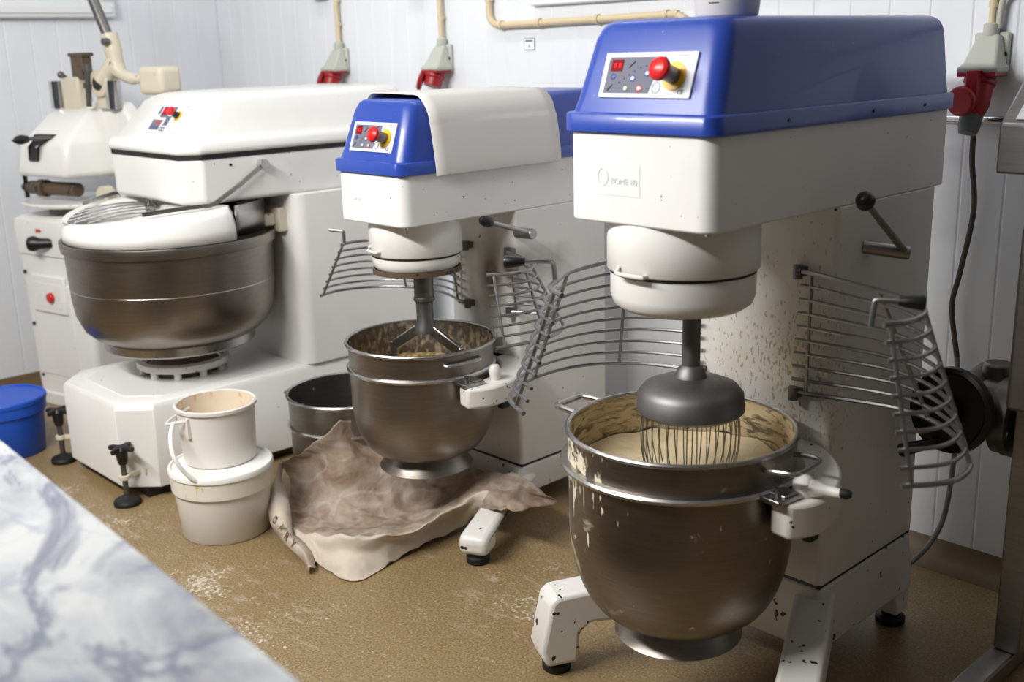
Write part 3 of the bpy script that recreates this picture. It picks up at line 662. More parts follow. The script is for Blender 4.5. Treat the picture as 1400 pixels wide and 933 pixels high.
# grey sheet draped over the small mixer's cover
x0, x1 = S['ax'] - S['hw'], S['ax'] + S['hw']; zt = S['zt'] + .006
pf = [(x1 + .022, 1.152), (x1 + .022, 1.175), (x1 + .018, 1.21), (x1 + .010, 1.26), (x1 + .002, 1.30), (x1 - .010, 1.335), (x1 - .030, 1.360), (x1 - .055, zt + .003), (x1 - .10, zt + .004), (S['ax'], zt + .005), (x0 + .09, zt + .006), (x0 + .05, zt + .004), (x0 + .02, 1.352), (x0 + .002, 1.31), (x0 - .012, 1.25), (x0 - .02, 1.19)]
def spl(P_, m=5): return [(v.x, v.z) for v in cr([(a, 0, b) for a, b in P_], m)]
pf = spl(pf); g = G(); R = []
for k in range(13):
    f = k / 12; y = 2.015 + (2.525 - 2.015) * f; R.append([(x + (.003 * math.sin(3 * f + z * 9) if z < 1.3 else 0), y + (.02 * (1.36 - z) / .2 if f > .5 else 0) * (f - .5) * -.3, z + (.004 * math.sin(9 * x) * (1 - f) if z > 1.35 else 0)) for x, z in pf])
g.rings(R, False, False, False)
o = solo('plastic_sheet', g, 'sheet', 'smooth grey sheet draped over the middle blue mixer cover', 'cover', (-2.605, 2.25, 1.37), fix=False)
md = o.modifiers.new('thick', 'SOLIDIFY'); md.thickness = .0022; md.offset = 0

# ------------------------------------------------------------------ spiral mixer
sx = -3.795
o = thing('spiral_mixer', 'wide white spiral dough mixer with big steel bowl, standing in the left half', 'mixer', (sx, 1.86, 0)); sp = o
def cham(x0, x1, y0, y1, c, r=.0):
    return [(x0, y0 + c), (x0 + c, y0), (x1 - c, y0), (x1, y0 + c), (x1, y1), (x0, y1)]
g = G(); g.rings([[(x, y, z) for x, y in cham(sx - .315 + d, sx + .315 - d, 1.478 + d, 2.80, .095)] for z, d in ((.04, .0), (.325, .0), (.343, .012), (.346, .02))])
obj('base', g, 'white_clean', o, .012, 3)
obj('base_plinth', G().box(sx - .28, sx + .28, 1.54, 2.76, 0.0, .045), 'black', o)
g = G(); g.rings([[(x, y, z) for x, y in cham(sx - .255, sx + .255, 1.545, 2.18, .10)] for z in (.3455, .349)]); obj('base_top_plate', g, 'white', o, .001)
g = G(); g.lathe([(.135, .347), (.135, .385), (.12, .40), (.11, .43), (.12, .445), (.12, .475)], (sx, 1.86, 0), 48); obj('bowl_drive', g, 'oil_and_shade', o)
g = G()
for k in range(10):
    a = 2 * PI * k / 10; c = (sx + .15 * math.cos(a), 1.86 + .15 * math.sin(a)); g.cyl((c[0], c[1], .35), (c[0], c[1], .385), .014, n=8)
g.lathe([(.165, .375), (.17, .38), (.17, .40), (.15, .405)], (sx, 1.86, 0), 48, caps=(False, False)); obj('drive_bolts', g, 'cast_white', o)
# column
g = G(); g.rings([[(x, y, z) for x, y in rrect(sx - .31, sx + .322, 2.205, 2.80, .05, .01, 8)] for z in (.344, 1.002)]); obj('column', g, 'white_clean', o, .004)
g = G(); g.box(sx + .15, sx + .26, 2.17, 2.21, .86, .95); g.box(sx + .17, sx + .235, 2.12, 2.17, .885, .93); obj('bowl_roller_bracket', g, 'cream', o, .006)
# head
g = G(); hx0, hx1, hy0, hy1 = sx - .345, sx + .295, 1.803, 2.80
g.rings([[(x, y, z) for x, y in cham(hx0 + d, hx1 - d, hy0 + d, hy1, .06)] for z, d in ((1.0, .012), (1.008, 0), (1.158, 0))]); obj('head_housing', g, 'white', o, .012, 3)
g = G(); g.rings([[(x, y, z) for x, y in cham(hx0 - .002, hx1 + .002, hy0 - .002, hy1, .06)] for z in (1.156, 1.172)]); obj('black_seal', g, 'rubber', o)
R = []
for z, dx, fy, c in ((1.171, -.008, -.010, .06), (1.19, -.008, -.010, .06), (1.214, -.002, .0, .055), (1.224, .012, .030, .055), (1.24, .020, .044, .055), (1.30, .040, .090, .055), (1.345, .054, .126, .06), (1.362, .066, .150, .075), (1.372, .086, .180, .08), (1.376, .120, .23, .08)):
    R.append([(x, y, z) for x, y in cham(hx0 + dx, hx1 - dx, hy0 + fy, hy1 - max(0, dx) * .3, c)])
g = G(); g.rings(R); hc = obj('white_cover', g, 'white_clean', o, .014, 3, angle=60)
v = Vector((0, .053, .06)).normalized()
panel(hc, (sx - .072, 1.803 + .040, 1.240), (1, 0, 0), (0, .615, .79), .250, .122, False, 'spiral')
# head screws
obj('head_screw', G().cyl((hx1 - .001, 1.97, 1.13), (hx1 + .003, 1.97, 1.13), .005, n=12), 'black', o)
# big bowl
g = G(); g.lathe([(.001, .50), (.27, .50), (.30, .512), (.335, .545), (.358, .60), (.366, .66), (.372, .82), (.372, .834), (.382, .838), (.386, .868), (.384, .874), (.374, .874), (.366, .83), (.36, .66), (.33, .56), (.27, .515), (.001, .512)], (sx, 1.86, 0), 128, caps=(False, False))
bw = obj('mixing_bowl', g, 'steel_bowl', o, angle=28, fix=False)
g = G(); g.lathe([(.3675, .7), (.3685, .7015), (.3675, .703)], (sx, 1.86, 0), 128, caps=(False, False)); obj('bowl_inside', G().lathe([(.364, .82), (.358, .66), (.328, .56), (.268, .517), (.001, .514)], (sx, 1.86, 0), 96, caps=(False, False)), 'oil_and_shade', bw, fix=False)  # dark brown liner: shade under the lid put into the bowl's colour
obj('bowl_seam', g, 'steel_rim', bw)
g = G(); g.lathe([(.1, .500), (.272, .502), (.276, .497), (.276, .468), (.268, .462), (.1, .465)], (sx, 1.86, 0), 96); obj('bowl_skirt', g, 'steel_rim', bw)
# spiral hook and dough breaker bar
g = G(); pts = [(sx - .02 + .13 * math.cos(a), 1.80 + .13 * math.sin(a), .96 - .36 * k / 30) for k, a in [(k, 2 * PI * 1.6 * k / 30) for k in range(31)]]
g.tube([(sx - .02, 1.80, 1.0), (sx - .02, 1.80, .97)] + pts, .014, 10); obj('dough_hook', g, 'steel', o)
g = G(); g.cyl((sx, 1.93, 1.0), (sx, 1.93, .56), .022); obj('dough_breaker', g, 'steel', o)
# white lid with wire grille
hcx, hcy = sx - .10, 1.86 - .165
N = 96; outer = []; inner = []
def ray_out(th):
    d = Vector((math.cos(th), math.sin(th))); p = Vector((hcx - sx, hcy - 1.86)); Rr = .372
    bq = p.dot(d); tt = -bq + math.sqrt(bq * bq - (p.length_squared - Rr * Rr))
    # straight back edge
    yb_ = (1.93 + .02 * math.cos(th)) - hcy
    if d.y > 0: tt = min(tt, yb_ / d.y)
    return tt
R = []
TH = [2 * PI * k / N for k in range(N)]
def ri(th): return 1 / math.sqrt((math.cos(th) / .205) ** 2 + (math.sin(th) / .165) ** 2)
def rg(f, z, base='o'):
    out = []
    for th in TH:
        ro = ray_out(th); i_ = ri(th); i_ = min(i_, ro - .02); r = ro - f if base == 'o' else i_ + f
        if base == 'm': r = i_ + (ro - i_) * f
        yy_ = hcy + r * math.sin(th); out.append((hcx + r * math.cos(th), yy_, z if z < .90 else min(.992, z - .012 + .13 * max(0, yy_ - 1.52) * min(1, (z - .9) / .05))))
    return out
R = [rg(.0, .876), rg(.002, .915), rg(.010, .938), rg(.024, .950), rg(.5, .957, 'm'), rg(.012, .955, 'i'), rg(.002, .950, 'i'), rg(-.006, .925, 'i'), rg(-.008, .905, 'i')]
g = G(); g.rings(R, True, False, False); ld = obj('bowl_lid', g, 'white_clean', o, angle=60)
md = ld.modifiers.new('thick', 'SOLIDIFY'); md.thickness = .004; md.offset = -1
g = G()
lidz = lambda y: .940 + .13 * max(0, y - 1.52)
U_ = Vector((.40, .917)); V_ = Vector((-.917, .40)); bars = []
for k in range(5):
    v_ = -.125 + .062 * k; pts = []
    for i in range(61):
        u_ = -.25 + .5 * i / 60; q = U_ * u_ + V_ * v_
        if (q.x / .185) ** 2 + (q.y / .150) ** 2 < 1: pts.append((hcx + q.x, hcy + q.y))
    if len(pts) > 2:
        a, b = pts[0], pts[-1]; bars.append([(a[0] + (b[0] - a[0]) * f, a[1] + (b[1] - a[1]) * f, lidz(a[1] + (b[1] - a[1]) * f) + .010 * math.sin(PI * f) - .004) for f in [t_ / 8 for t_ in range(9)]])
g.tube([(hcx + .187 * math.cos(a), hcy + .152 * math.sin(a), lidz(hcy + .152 * math.sin(a)) - .004) for a in TH[::3]], .0035, 8, True)
lgr = obj('lid_grille', g, 'wire', ld)
for b_ in bars: obj('grille_bar', G().tube(b_, .0026, 8), 'wire', ld)
obj('dark_gap_sheet', G().lathe([(.330, .876), (.330, .998)], (sx, 1.86, 0), 40, caps=(False, False), a0=math.radians(20), a1=math.radians(170)), 'rubber', o, fix=False)  # black sheet added to darken the gap between head and bowl
# lid arms: flat bars from the head
def flat(pts, wd, th_, xo):
    g = G(); R = []
    for i, p in enumerate(pts):
        a = Vector(pts[max(0, i - 1)]); b = Vector(pts[min(len(pts) - 1, i + 1)]); d = (b - a).normalized(); nrm = Vector((1, 0, 0)); v = d.cross(nrm).normalized() * wd; p = Vector(p)
        R.append([p + v + nrm * th_, p - v + nrm * th_, p - v - nrm * th_, p + v - nrm * th_])
    g.rings(R); return g
for s, xx in ((1, hx1 + .022), (-1, hx0 - .022)):
    ar = obj('lid_arm', flat([(xx, 2.09, 1.124), (xx, 1.99, 1.062), (xx, 1.885, 1.006), (xx, 1.862, 1.000), (xx - s * .03, 1.80, .998), (xx - s * .10, 1.66, .984)], .0075, .004, 0), 'steel_rim', o)
    obj('arm_pivot', G().cyl((xx - s * .022, 2.09, 1.124), (xx + s * .010, 2.09, 1.124), .017), 'chrome', ar)
# curved steel splash plate at the rear right of the bowl
g = G(); g.lathe([(.352, .882), (.352, .992)], (sx, 1.86, 0), 20, caps=(False, False), a0=math.radians(14), a1=math.radians(75)); pl_ = obj('splash_plate', g, 'steel', o, fix=False)
md = pl_.modifiers.new('t', 'SOLIDIFY'); md.thickness = .003
# adjustable feet
def jack(px, py, cx, cy):
    st = obj('jack_foot', G().lathe([(.046, 0), (.047, .012), (.042, .02), (.02, .028), (.012, .034)], (px, py, 0), 36), 'rubber', o)
    obj('jack_screw', G().cyl((px, py, .025), (px, py, .165), .0095), 'wire_dark', st)
    g = G(); g.axl((px, py, .148), (px, py, .25), [(.014, 0), (.018, .012), (.021, .045), (.026, .055), (.02, .066), (.001, .068)])
    for k in range(4):
        a = PI / 2 * k + .5; g.tube([(px, py, .205), (px + .03 * math.cos(a), py + .03 * math.sin(a), .207), (px + .047 * math.cos(a), py + .047 * math.sin(a), .205)], [.013, .011, .009], 8)
    obj('jack_knob', g, 'black', st)
    d = Vector((cx - px, cy - py, 0)); g = G(); g.lathe([(.019, .092), (.019, .108)], (px, py, 0), 20)
    T = Matrix.Translation((px, py, .1)) @ Matrix.Rotation(math.atan2(d.y, d.x), 4, 'Z'); g.box(0, d.length + .01, -.006, .006, -.008, .008, T); g.box(d.length - .004, d.length + .006, -.025, .025, -.014, .014, T)
    obj('jack_bracket', g, 'cream', st, .002)
jack(-3.518, 1.462, -3.535, 1.535); jack(-4.105, 1.478, -4.06, 1.53)

# ------------------------------------------------------------------ bun divider in the corner
DZ = math.radians(12); dv = thing('dough_divider', 'white dough divider machine with long lever and counterweight, in the left corner', 'machine', (-4.86, 1.98, 0), DZ)
TD = MW[dv]
def L(g): g.b.transform(TD); return g
g = G(); W2 = .20
def tr(z, a, f, b, r=.03): return [(x, y, z) for x, y in rrect(-a, a + .1, -f, b, r, .02)]
g.rings([tr(0.0, .155, .235, .16), tr(.055, .155, .235, .16), tr(.06, .15, .228, .16), tr(.10, .165, .222, .16), tr(.17, .172, .218, .16), tr(.64, .195, .215, .16), tr(.68, .198, .215, .16)])
bd = obj('body', L(g), 'white', dv, .006)
g = G(); g.rings([tr(.684, .205, .222, .165, .04), tr(.80, .21, .23, .165, .045), tr(.836, .205, .225, .165, .05), tr(.850, .185, .205, .15, .05)]); obj('body_top', L(g), 'white', dv, .006)
g = G(); g.box(-.11, .16, -.222, -.212, .14, .56); obj('door', L(g), 'white', dv, .004)
g = G(); g.box(-.10, .14, -.232, -.214, .43, .60); rc_ = obj('switch_recess', L(g), 'white_clean', dv, .008)
g = G(); g.box(-.075, .12, -.2335, -.231, .455, .565); obj('recess_field', L(g), 'white', rc_, .002)
g = G(); g.cyl((.045, -.232, .505), (.045, -.250, .505), .022); obj('red_switch', L(g), 'red_btn', rc_, .004)
g = G()
for x, z in ((-.155, .60), (-.14, .365), (-.12, .13)): g.cyl((x, -.215, z), (x, -.224, z), .008, n=12)
obj('body_screws', L(g), 'black', dv)
g = G()
g.axl((.01, -.27, .745), (.05, -.24, .745), [(.014, -.02), (.030, -.012), (.034, .01), (.024, .034), (.02, .09)]); obj('clamp_knob', L(g), 'black', dv)
g = G(); T = Matrix.Translation((-.02, -.231, .795)); g.poly([(-.022, 0, .010), (.0, 0, .004), (.0, 0, .010), (.022, 0, 0), (.0, 0, -.010), (0, 0, -.004), (-.022, 0, -.010)], [(0, 1, 2, 3, 4, 5, 6)], T @ Matrix.Translation((.03, 0, 0))); obj('red_arrow', L(g), 'red_btn', dv, smooth=False)
# tray plate and dough tray pivot
g = G(); g.lathe([(.22, .888), (.245, .892), (.25, .902), (.246, .908), (.001, .910)], (-.0, -.02, 0), 48, T=Matrix.Diagonal((1, .88, 1, 1))); obj('tray_plate', L(g), 'white', dv)
g = G(); g.lathe([(.12, .84), (.12, .89)], (0, -.02, 0), 32); obj('plate_spindle', L(g), 'wire_dark', dv)
g = G(); g.cyl((-.17, -.12, .962), (.14, -.10, .962), .030); g.cyl((-.10, -.12, .962), (-.06, -.118, .962), .038); obj('tray_shaft', L(g), 'oil_and_shade', dv)
g = G(); g.cyl((-.215, -.125, .962), (-.15, -.12, .962), .018); g.cyl((-.205, -.125, .915), (-.205, -.125, 1.015), .010); obj('shaft_lock', L(g), 'black', dv)
g = G(); g.cyl((.30, -.10, .945), (.30, -.06, .945), .040); g.cyl((.30, -.105, .945), (.30, -.055, .945), .014, n=16); obj('pivot_wheel', L(g), 'cream', dv)
# head casting
g = G(); HR = []
for z, xa, xb, ya, yb_, r in ((.995, -.225, .02, -.235, .02, .01), (1.0, -.23, .17, -.24, .06, .02),):
    pass
def hr(z, fx0, fx1, bx0, bx1, yf_, yb_):
    return [(fx0, yf_, z), (fx1, yf_, z), (bx1, yb_, z), (bx0, yb_, z)]
g.rings([hr(1.02, -.15, .205, -.16, .30, -.20, .03), hr(1.15, -.118, .208, -.145, .285, -.19, .03), hr(1.17, -.105, .205, -.14, .28, -.178, .03), hr(1.275, -.085, .20, -.11, .245, -.06, .03), hr(1.30, -.075, .195, -.09, .235, -.025, .03)])
hdv = obj('head_cover', L(g), 'white_clean', dv, .024, 4, angle=60)
g = G(); R = []
for y in (.0, .075):
    R.append([(-.14, y, 1.02), (.40, y, 1.0), (.425, y, 1.18), (.40, y, 1.27), (.35, y, 1.325), (-.08, y, 1.325), (-.115, y, 1.28), (-.135, y, 1.15)])
g.rings(R); obj('head_frame', L(g), 'white_clean', dv, .018, 3)
g = G(); g.box(.29, .41, -.02, .09, .85, 1.08); obj('side_column', L(g), 'white_clean', dv, .02, 3)
g = G(); g.poly([(-.02, -.235, 1.200), (.105, -.235, 1.200), (.075, -.235, 1.175), (.040, -.235, 1.15), (.030, -.235, 1.09), (-.035, -.235, 1.09), (-.028, -.235, 1.15), (-.005, -.235, 1.178)], [(0, 1, 2, 3, 4, 5, 6, 7)])
b2 = bmesh.ops.extrude_face_region(g.b, geom=g.b.faces[:]); bmesh.ops.translate(g.b, verts=[v for v in b2['geom'] if isinstance(v, bmesh.types.BMVert)], vec=(0, .12, 0))
for v in g.b.verts:
    if v.co.y < -.2: v.co.y = -.203 if v.co.z < 1.16 else -.203 + (v.co.z - 1.16) * .8
obj('lever_slot', L(g), 'black', dv, smooth=False)
g = G(); g.cyl((.095, -.12, 1.19), (.085, -.29, 1.19), .008); lv = obj('release_lever', L(g), 'wire_dark', dv)
g = G(); g.axl((.086, -.27, 1.190), (.082, -.36, 1.187), [(.002, -.008), (.014, .0), (.020, .025), (.018, .045), (.001, .070)]); obj('lever_knob', L(g), 'black', lv)
for x in (-.055, .335):
    g = G(); g.cyl((x, -.01, 1.30), (x, -.01, 1.415), .033); obj('chrome_cylinder', L(g), 'chrome', dv)
g = G(); g.box(.0, .125, -.03, .04, 1.29, 1.432); obj('yoke_block', L(g), 'cream', dv, .012)
g = G(); g.box(.078, .158, -.02, .03, 1.42, 1.522); g.box(.07, .17, -.025, .035, 1.515, 1.53); obj('guide_bracket', L(g), 'oil_and_shade', dv, .004)
g = G(); g.cyl((.215, -.05, 1.31), (.235, -.05, 1.465), .012); g.cyl((.222, -.05, 1.385), (.226, -.05, 1.405), .020); g.cyl((.234, -.05, 1.455), (.236, -.05, 1.482), .018); obj('pressure_rod', L(g), 'wire_dark', dv)
g = G(); g.cyl((.285, -.045, 1.405), (.285, .02, 1.405), .058); g.box(.24, .33, -.03, .01, 1.30, 1.40); obj('cam_eye', L(g), 'cream', dv, .006)
g = G(); g.cyl((.285, -.052, 1.405), (.285, -.04, 1.405), .028); obj('cam_pin', L(g), 'black', dv)
g = G(); g.cyl((-.01, -.02, 1.445), (.03, -.02, 1.43), .010, n=12); g.ball((.0, -.02, 1.441), .015); obj('wing_screw', L(g), 'wire_dark', dv)
# long lever with counterweight, world pixels: socket (145,50)-(165,105), weight at (218,107)
la = obj('lever_arm', L(G().tube(cr([(.335, -.0, 1.60), (.352, -.0, 1.53), (.375, 0, 1.45), (.46, 0, 1.42), (.56, 0, 1.42)], 4), [.036] * 5 + [.032] * 4 + [.024] * 4 + [.018] * 4, 12)), 'cream', dv)
g = G(); g.cyl((.29, -.03, 1.41), (.36, -.0, 1.49), .034); obj('arm_hub', L(g), 'cream', la)
g = G(); g.cyl((.336, 0, 1.575), (.18, 0, 1.90), .022); obj('pull_handle', L(g), 'wire_dark', la)
g = G(); g.cyl((.365, -.055, 1.57), (.365, -.03, 1.57), .014, n=14); obj('clamp_screw', L(g), 'wire_dark', la)
g = G(); g.box(.555, .70, -.055, .055, 1.358, 1.468); obj('counterweight', L(g), 'cream', la, .022, 4)

# ------------------------------------------------------------------ tubs
def unproj(px, py, z):
    d = rr * ((px - 700) / 1500.3) + uu * ((466.5 - py) / 1500.3) + fw; t_ = (z - 1.5) / d.z; return Vector((0, 0, 1.5)) + d * t_
o = thing('plastic_bucket', 'wide white lidded tub on the floor, under the smaller open tub', 'bucket', (-3.08, 1.60, 0), 0, 'plastic buckets')
cx, cy_ = -3.08, 1.60
obj('bucket_body', G().lathe([(.001, 0), (.136, 0), (.140, .005), (.153, .165), (.153, .20)], (cx, cy_, 0), 72, caps=(False, False)), 'tub', o)
obj('bucket_collar', G().lathe([(.153, .160), (.1605, .160), (.1625, .222), (.155, .224)], (cx, cy_, 0), 72, caps=(False, False)), 'tub_collar', o)
obj('bucket_lid', G().lathe([(.160, .216), (.1665, .218), (.1665, .231), (.163, .236), (.157, .236), (.154, .229), (.140, .228), (.001, .228)], (cx, cy_, 0), 72, caps=(False, False)), 'tub_lid', o)
g = G(); pts = []
for k in range(13):
    f = k / 12; a = math.radians(-150 + 62 * f); rr_ = .172 + .005 * math.sin(PI * f); pts.append((cx + rr_ * math.cos(a), cy_ + rr_ * math.sin(a), .232 + .02 * math.sin(PI * f) - .052 * f))
g.tube(pts, .0065, 8)
obj('bucket_print', G().lathe([(.1415, .03), (.1520, .15)], (cx, cy_, 0), 6, caps=(False, False), a0=math.radians(-166), a1=math.radians(-158)), 'ink_green', o, fix=False)
cx2, cy2 = -3.125, 1.625
o = thing('plastic_bucket', 'smaller open white tub with yolk stains inside, on the lid of the wider tub', 'bucket', (cx2, cy2, .229), 0, 'plastic buckets')
obj('bucket_body', G().lathe([(.001, 0), (.110, 0), (.115, .005), (.125, .188)], (cx2, cy2, .2292), 72, caps=(False, False)), 'tub', o)
obj('bucket_inside', G().lathe([(.121, .188), (.111, .010), (.001, .008)], (cx2, cy2, .2292), 72, caps=(False, False)), 'tub_in', o)
obj('bucket_rim', G().lathe([(.121, .187), (.121, .192), (.126, .195), (.1315, .192), (.1315, .182), (.125, .180)], (cx2, cy2, .2292), 72, caps=(False, False)), 'tub', o)
g = G(); g.tube([(cx2 + .127 * math.cos(a), cy2 + .127 * math.sin(a), .372) for a in [math.radians(-172 + 11 * k) for k in range(6)]], .003, 6)
ear1 = Vector((-3.090, 1.507, .392)); ear2 = Vector((-3.232, 1.585, .385)); mid = Vector((-3.145, 1.462, .382))
g.tube(cr([ear1, ear1.lerp(mid, .5) + Vector((0, -.006, 0)), mid, mid.lerp(ear2, .5) + Vector((-.006, -.006, 0)), ear2], 5), .0048, 8)
g.box(-3.098, -3.082, 1.500, 1.512, .335, .40)
obj('bucket_ear', g, 'tub', o)
obj('bucket_handle', G().tube(cr([unproj(*p) for p in ((236, 580, .385), (233, 600, .36), (238, 626, .315), (256, 650, .255), (279, 664, .212))], 6), .0065, 8), 'tub_lid', o)

# blue bucket
o = thing('plastic_bucket', 'blue lidded plastic bucket at the left edge beside the dough divider', 'bucket', (-4.385, 1.375, 0), 0, 'plastic buckets'); c = (-4.385, 1.375, 0)
obj('bucket_body', G().lathe([(.001, 0), (.130, 0), (.134, .005), (.150, .20), (.150, .225)], c, 72, caps=(False, False)), 'blue_bucket', o)
obj('bucket_collar', G().lathe([(.150, .172), (.157, .172), (.1585, .214), (.15, .215)], c, 72, caps=(False, False)), 'blue_bucket', o)
obj('bucket_lid', G().lathe([(.156, .212), (.162, .213), (.162, .226), (.158, .231), (.153, .231), (.151, .225), (.001, .224)], c, 72, caps=(False, False)), 'blue_bucket', o)
pts = [(c[0] + .166 * math.cos(a), c[1] + .166 * math.sin(a), .19 - .075 * math.sin((a - math.radians(-170)) / math.radians(130) * PI)) for a in [math.radians(-170 + 130 * k / 14) for k in range(15)]]
obj('bucket_handle', G().tube(pts, .005, 8), 'blue_bucket', o)
g = G(); a = math.radians(-42); g.axl((c[0] + .155 * math.cos(a), c[1] + .155 * math.sin(a), .19), (c[0] + .2 * math.cos(a), c[1] + .2 * math.sin(a), .19), [(.014, 0), (.014, .012), (.008, .014)]); obj('handle_boss', g, 'blue_bucket', o)

# steel pot behind the sack
pt = bowl('steel_pot', 'empty steel bowl with yolk spots on the floor between white base and middle mixer', -3.085, 2.115, .355, .245, .2165, .2165, .207, .0, .0, .012, .13, 'pot_steel', 'pot_steel', .3)
bowl_handle(pt, -3.085, 2.115, .209, .325, 200, .045, .045, .0, .005)
obj('pot_lug', G().box(-.03, .02, -.012, .012, .272, .279, Matrix.Translation((-3.085 + .215 * math.cos(math.radians(203)), 2.115 + .215 * math.sin(math.radians(203)), 0)) @ Matrix.Rotation(math.radians(23), 4, 'Z')), 'steel', pt, .002)

# ------------------------------------------------------------------ paper sack
SK = [
 [(402, 752, .004), (440, 776, .004), (487, 795, .004), (543, 766, .004), (601, 738, .010), (632, 719, .03), (655, 700, .095), (702, 701, .155)],
 [(368, 702, .045), (420, 745, .035), (474, 758, .050), (527, 750, .05), (582, 724, .055), (628, 704, .075), (662, 688, .145), (716, 699, .155)],
 [(372, 680, .085), (402, 720, .05), (462, 733, .088), (511, 733, .092), (570, 722, .092), (622, 692, .115), (668, 672, .180), (762, 688, .10)],
 [(392, 690, .015), (420, 712, .008), (470, 718, .010), (515, 715, .010), (570, 700, .010), (615, 681, .06), (658, 668, .17), (748, 678, .13)],
 [(398, 668, .030), (430, 680, .050), (480, 682, .055), (530, 680, .050), (580, 675, .045), (612, 670, .06), (668, 660, .178), (730, 664, .16)],
 [(390, 645, .08), (430, 652, .11), (480, 650, .13), (530, 648, .12), (570, 652, .10), (602, 662, .08), (680, 653, .180), (715, 656, .175)],
 [(383, 634, .12), (420, 632, .15), (465, 615, .215), (510, 605, .22), (560, 628, .165), (590, 650, .10), (688, 651, .180), (704, 652, .18)],
 [(381, 631, .125), (412, 621, .185), (450, 590, .285), (492, 574, .305), (545, 612, .19), (585, 642, .12), (690, 650, .180), (700, 651, .18)]]
W_ = [[unproj(*p) for p in row] for row in SK]
SD = 16
rows = [cr(r_, SD) for r_ in W_]; cols = list(zip(*rows)); cols = [cr(list(c_), SD) for c_ in cols]
nu = len(cols); nv = len(cols[0]); g = G(); vs = []
for i in range(nu):
    for j in range(nv):
        p = cols[i][j].copy(); q = Vector((p.x * 9, p.y * 9, p.z * 9))
        n1 = 1 - abs(noise.noise(q * .8)) * 2; n2 = 1 - abs(noise.noise(q * 2.1 + Vector((3, 7, 1)))) * 2
        n3 = (1 - abs(noise.noise(q * .55 + Vector((1, 2, 8)))) ) ** 9; n4 = (1 - abs(noise.noise(q * 1.3 + Vector((5, 2, 3))))) ** 8
        p.z = max(.0045, p.z + .010 * (n1 - .5) + .004 * (n2 - .4) + .012 * n3 + .007 * n4 - .004); p.x += .006 * noise.noise(q * 1.5 + Vector((9, 0, 0))); p.y += .006 * noise.noise(q * 1.5 + Vector((0, 9, 0)))
        vs.append(p)
fs = [(i * nv + j, (i + 1) * nv + j, (i + 1) * nv + j + 1, i * nv + j + 1) for i in range(nu - 1) for j in range(nv - 1)]
g.poly(vs, fs)
sk = thing('paper_sack', 'torn open brown paper sack lying crumpled on the floor under the middle mixer', 'sack', (-2.75, 1.9, 0))
g.b.faces.ensure_lookup_table()
for i in range(nu - 1):
    for j in range(nv - 1):
        if j < 2 * SD - 1 and i < 6 * SD: g.b.faces[i * (nv - 1) + j].material_index = 1
so = obj('sack_sheet', g, ['kraft', 'sackwhite', 'kraft_edge'], sk, angle=70, fix=False)
md = so.modifiers.new('thick', 'SOLIDIFY'); md.thickness = .0022; md.offset = -1; md.material_offset = 1; md.material_offset_rim = 2
# torn white strip folded out at the left end
FL = [[(381, 631, .13), (388, 634, .12)], [(376, 655, .11), (386, 656, .10)], [(366, 676, .095), (393, 676, .10)], [(367, 700, .07), (398, 706, .075)], [(372, 722, .05), (400, 728, .055)], [(390, 745, .03), (408, 735, .04)], [(412, 765, .02), (425, 752, .03)], [(422, 784, .006), (432, 778, .012)]]
g = G(); cc = [cr([unproj(*r_[0]) for r_ in FL], 5), cr([unproj(*r_[0]).lerp(unproj(*r_[1]), .5) + Vector((.006, -.012, .018)) for r_ in FL], 5), cr([unproj(*r_[1]) for r_ in FL], 5)]
m_ = len(cc[0]); vs = [p + Vector((0, 0, .006 * noise.noise(p * 30))) for c_ in cc for p in c_]
FV = vs; FF = [(i * m_ + j, (i + 1) * m_ + j, (i + 1) * m_ + j + 1, i * m_ + j + 1) for i in range(2) for j in range(m_ - 1)]
g.poly(vs, [(i * m_ + j, (i + 1) * m_ + j, (i + 1) * m_ + j + 1, i * m_ + j + 1) for i in range(2) for j in range(m_ - 1)])
fo = obj('torn_flap', g, ['sackwhite', 'sackwhite', 'kraft_edge'], sk, angle=70); md = fo.modifiers.new('thick', 'SOLIDIFY'); md.thickness = .002; md.material_offset_rim = 2
fo['label'] = 'white torn paper strip'
# brown printed letters on the left flank and near the right end of the front edge
from mathutils.bvhtree import BVHTree
bvh = BVHTree.FromPolygons([tuple(p) for p in FV], FF)
for ch, px, py in (('O', 377, 712), ('V', 384, 723), ('R', 393, 734), ('Y', 402, 744)):
    d_ = (rr * ((px - 700) / 1500.3) + uu * ((466.5 - py) / 1500.3) + fw).normalized(); hit, nrm, _, _ = bvh.ray_cast(Vector((0, 0, 1.5)), d_)
    if hit is None: continue
    if nrm.dot(d_) > 0: nrm = -nrm
    xa = (rr - nrm * rr.dot(nrm)).normalized(); ya = nrm.cross(xa)
    Tt = Matrix(((xa.x, ya.x, nrm.x, hit.x + nrm.x * .004), (xa.y, ya.y, nrm.y, hit.y + nrm.y * .004), (xa.z, ya.z, nrm.z, hit.z + nrm.z * .004), (0, 0, 0, 1))) @ Matrix.Rotation(math.radians(-48), 4, 'Z')
    text('printed_letter', ch, .036, Tt, 'ink_brown', sk)

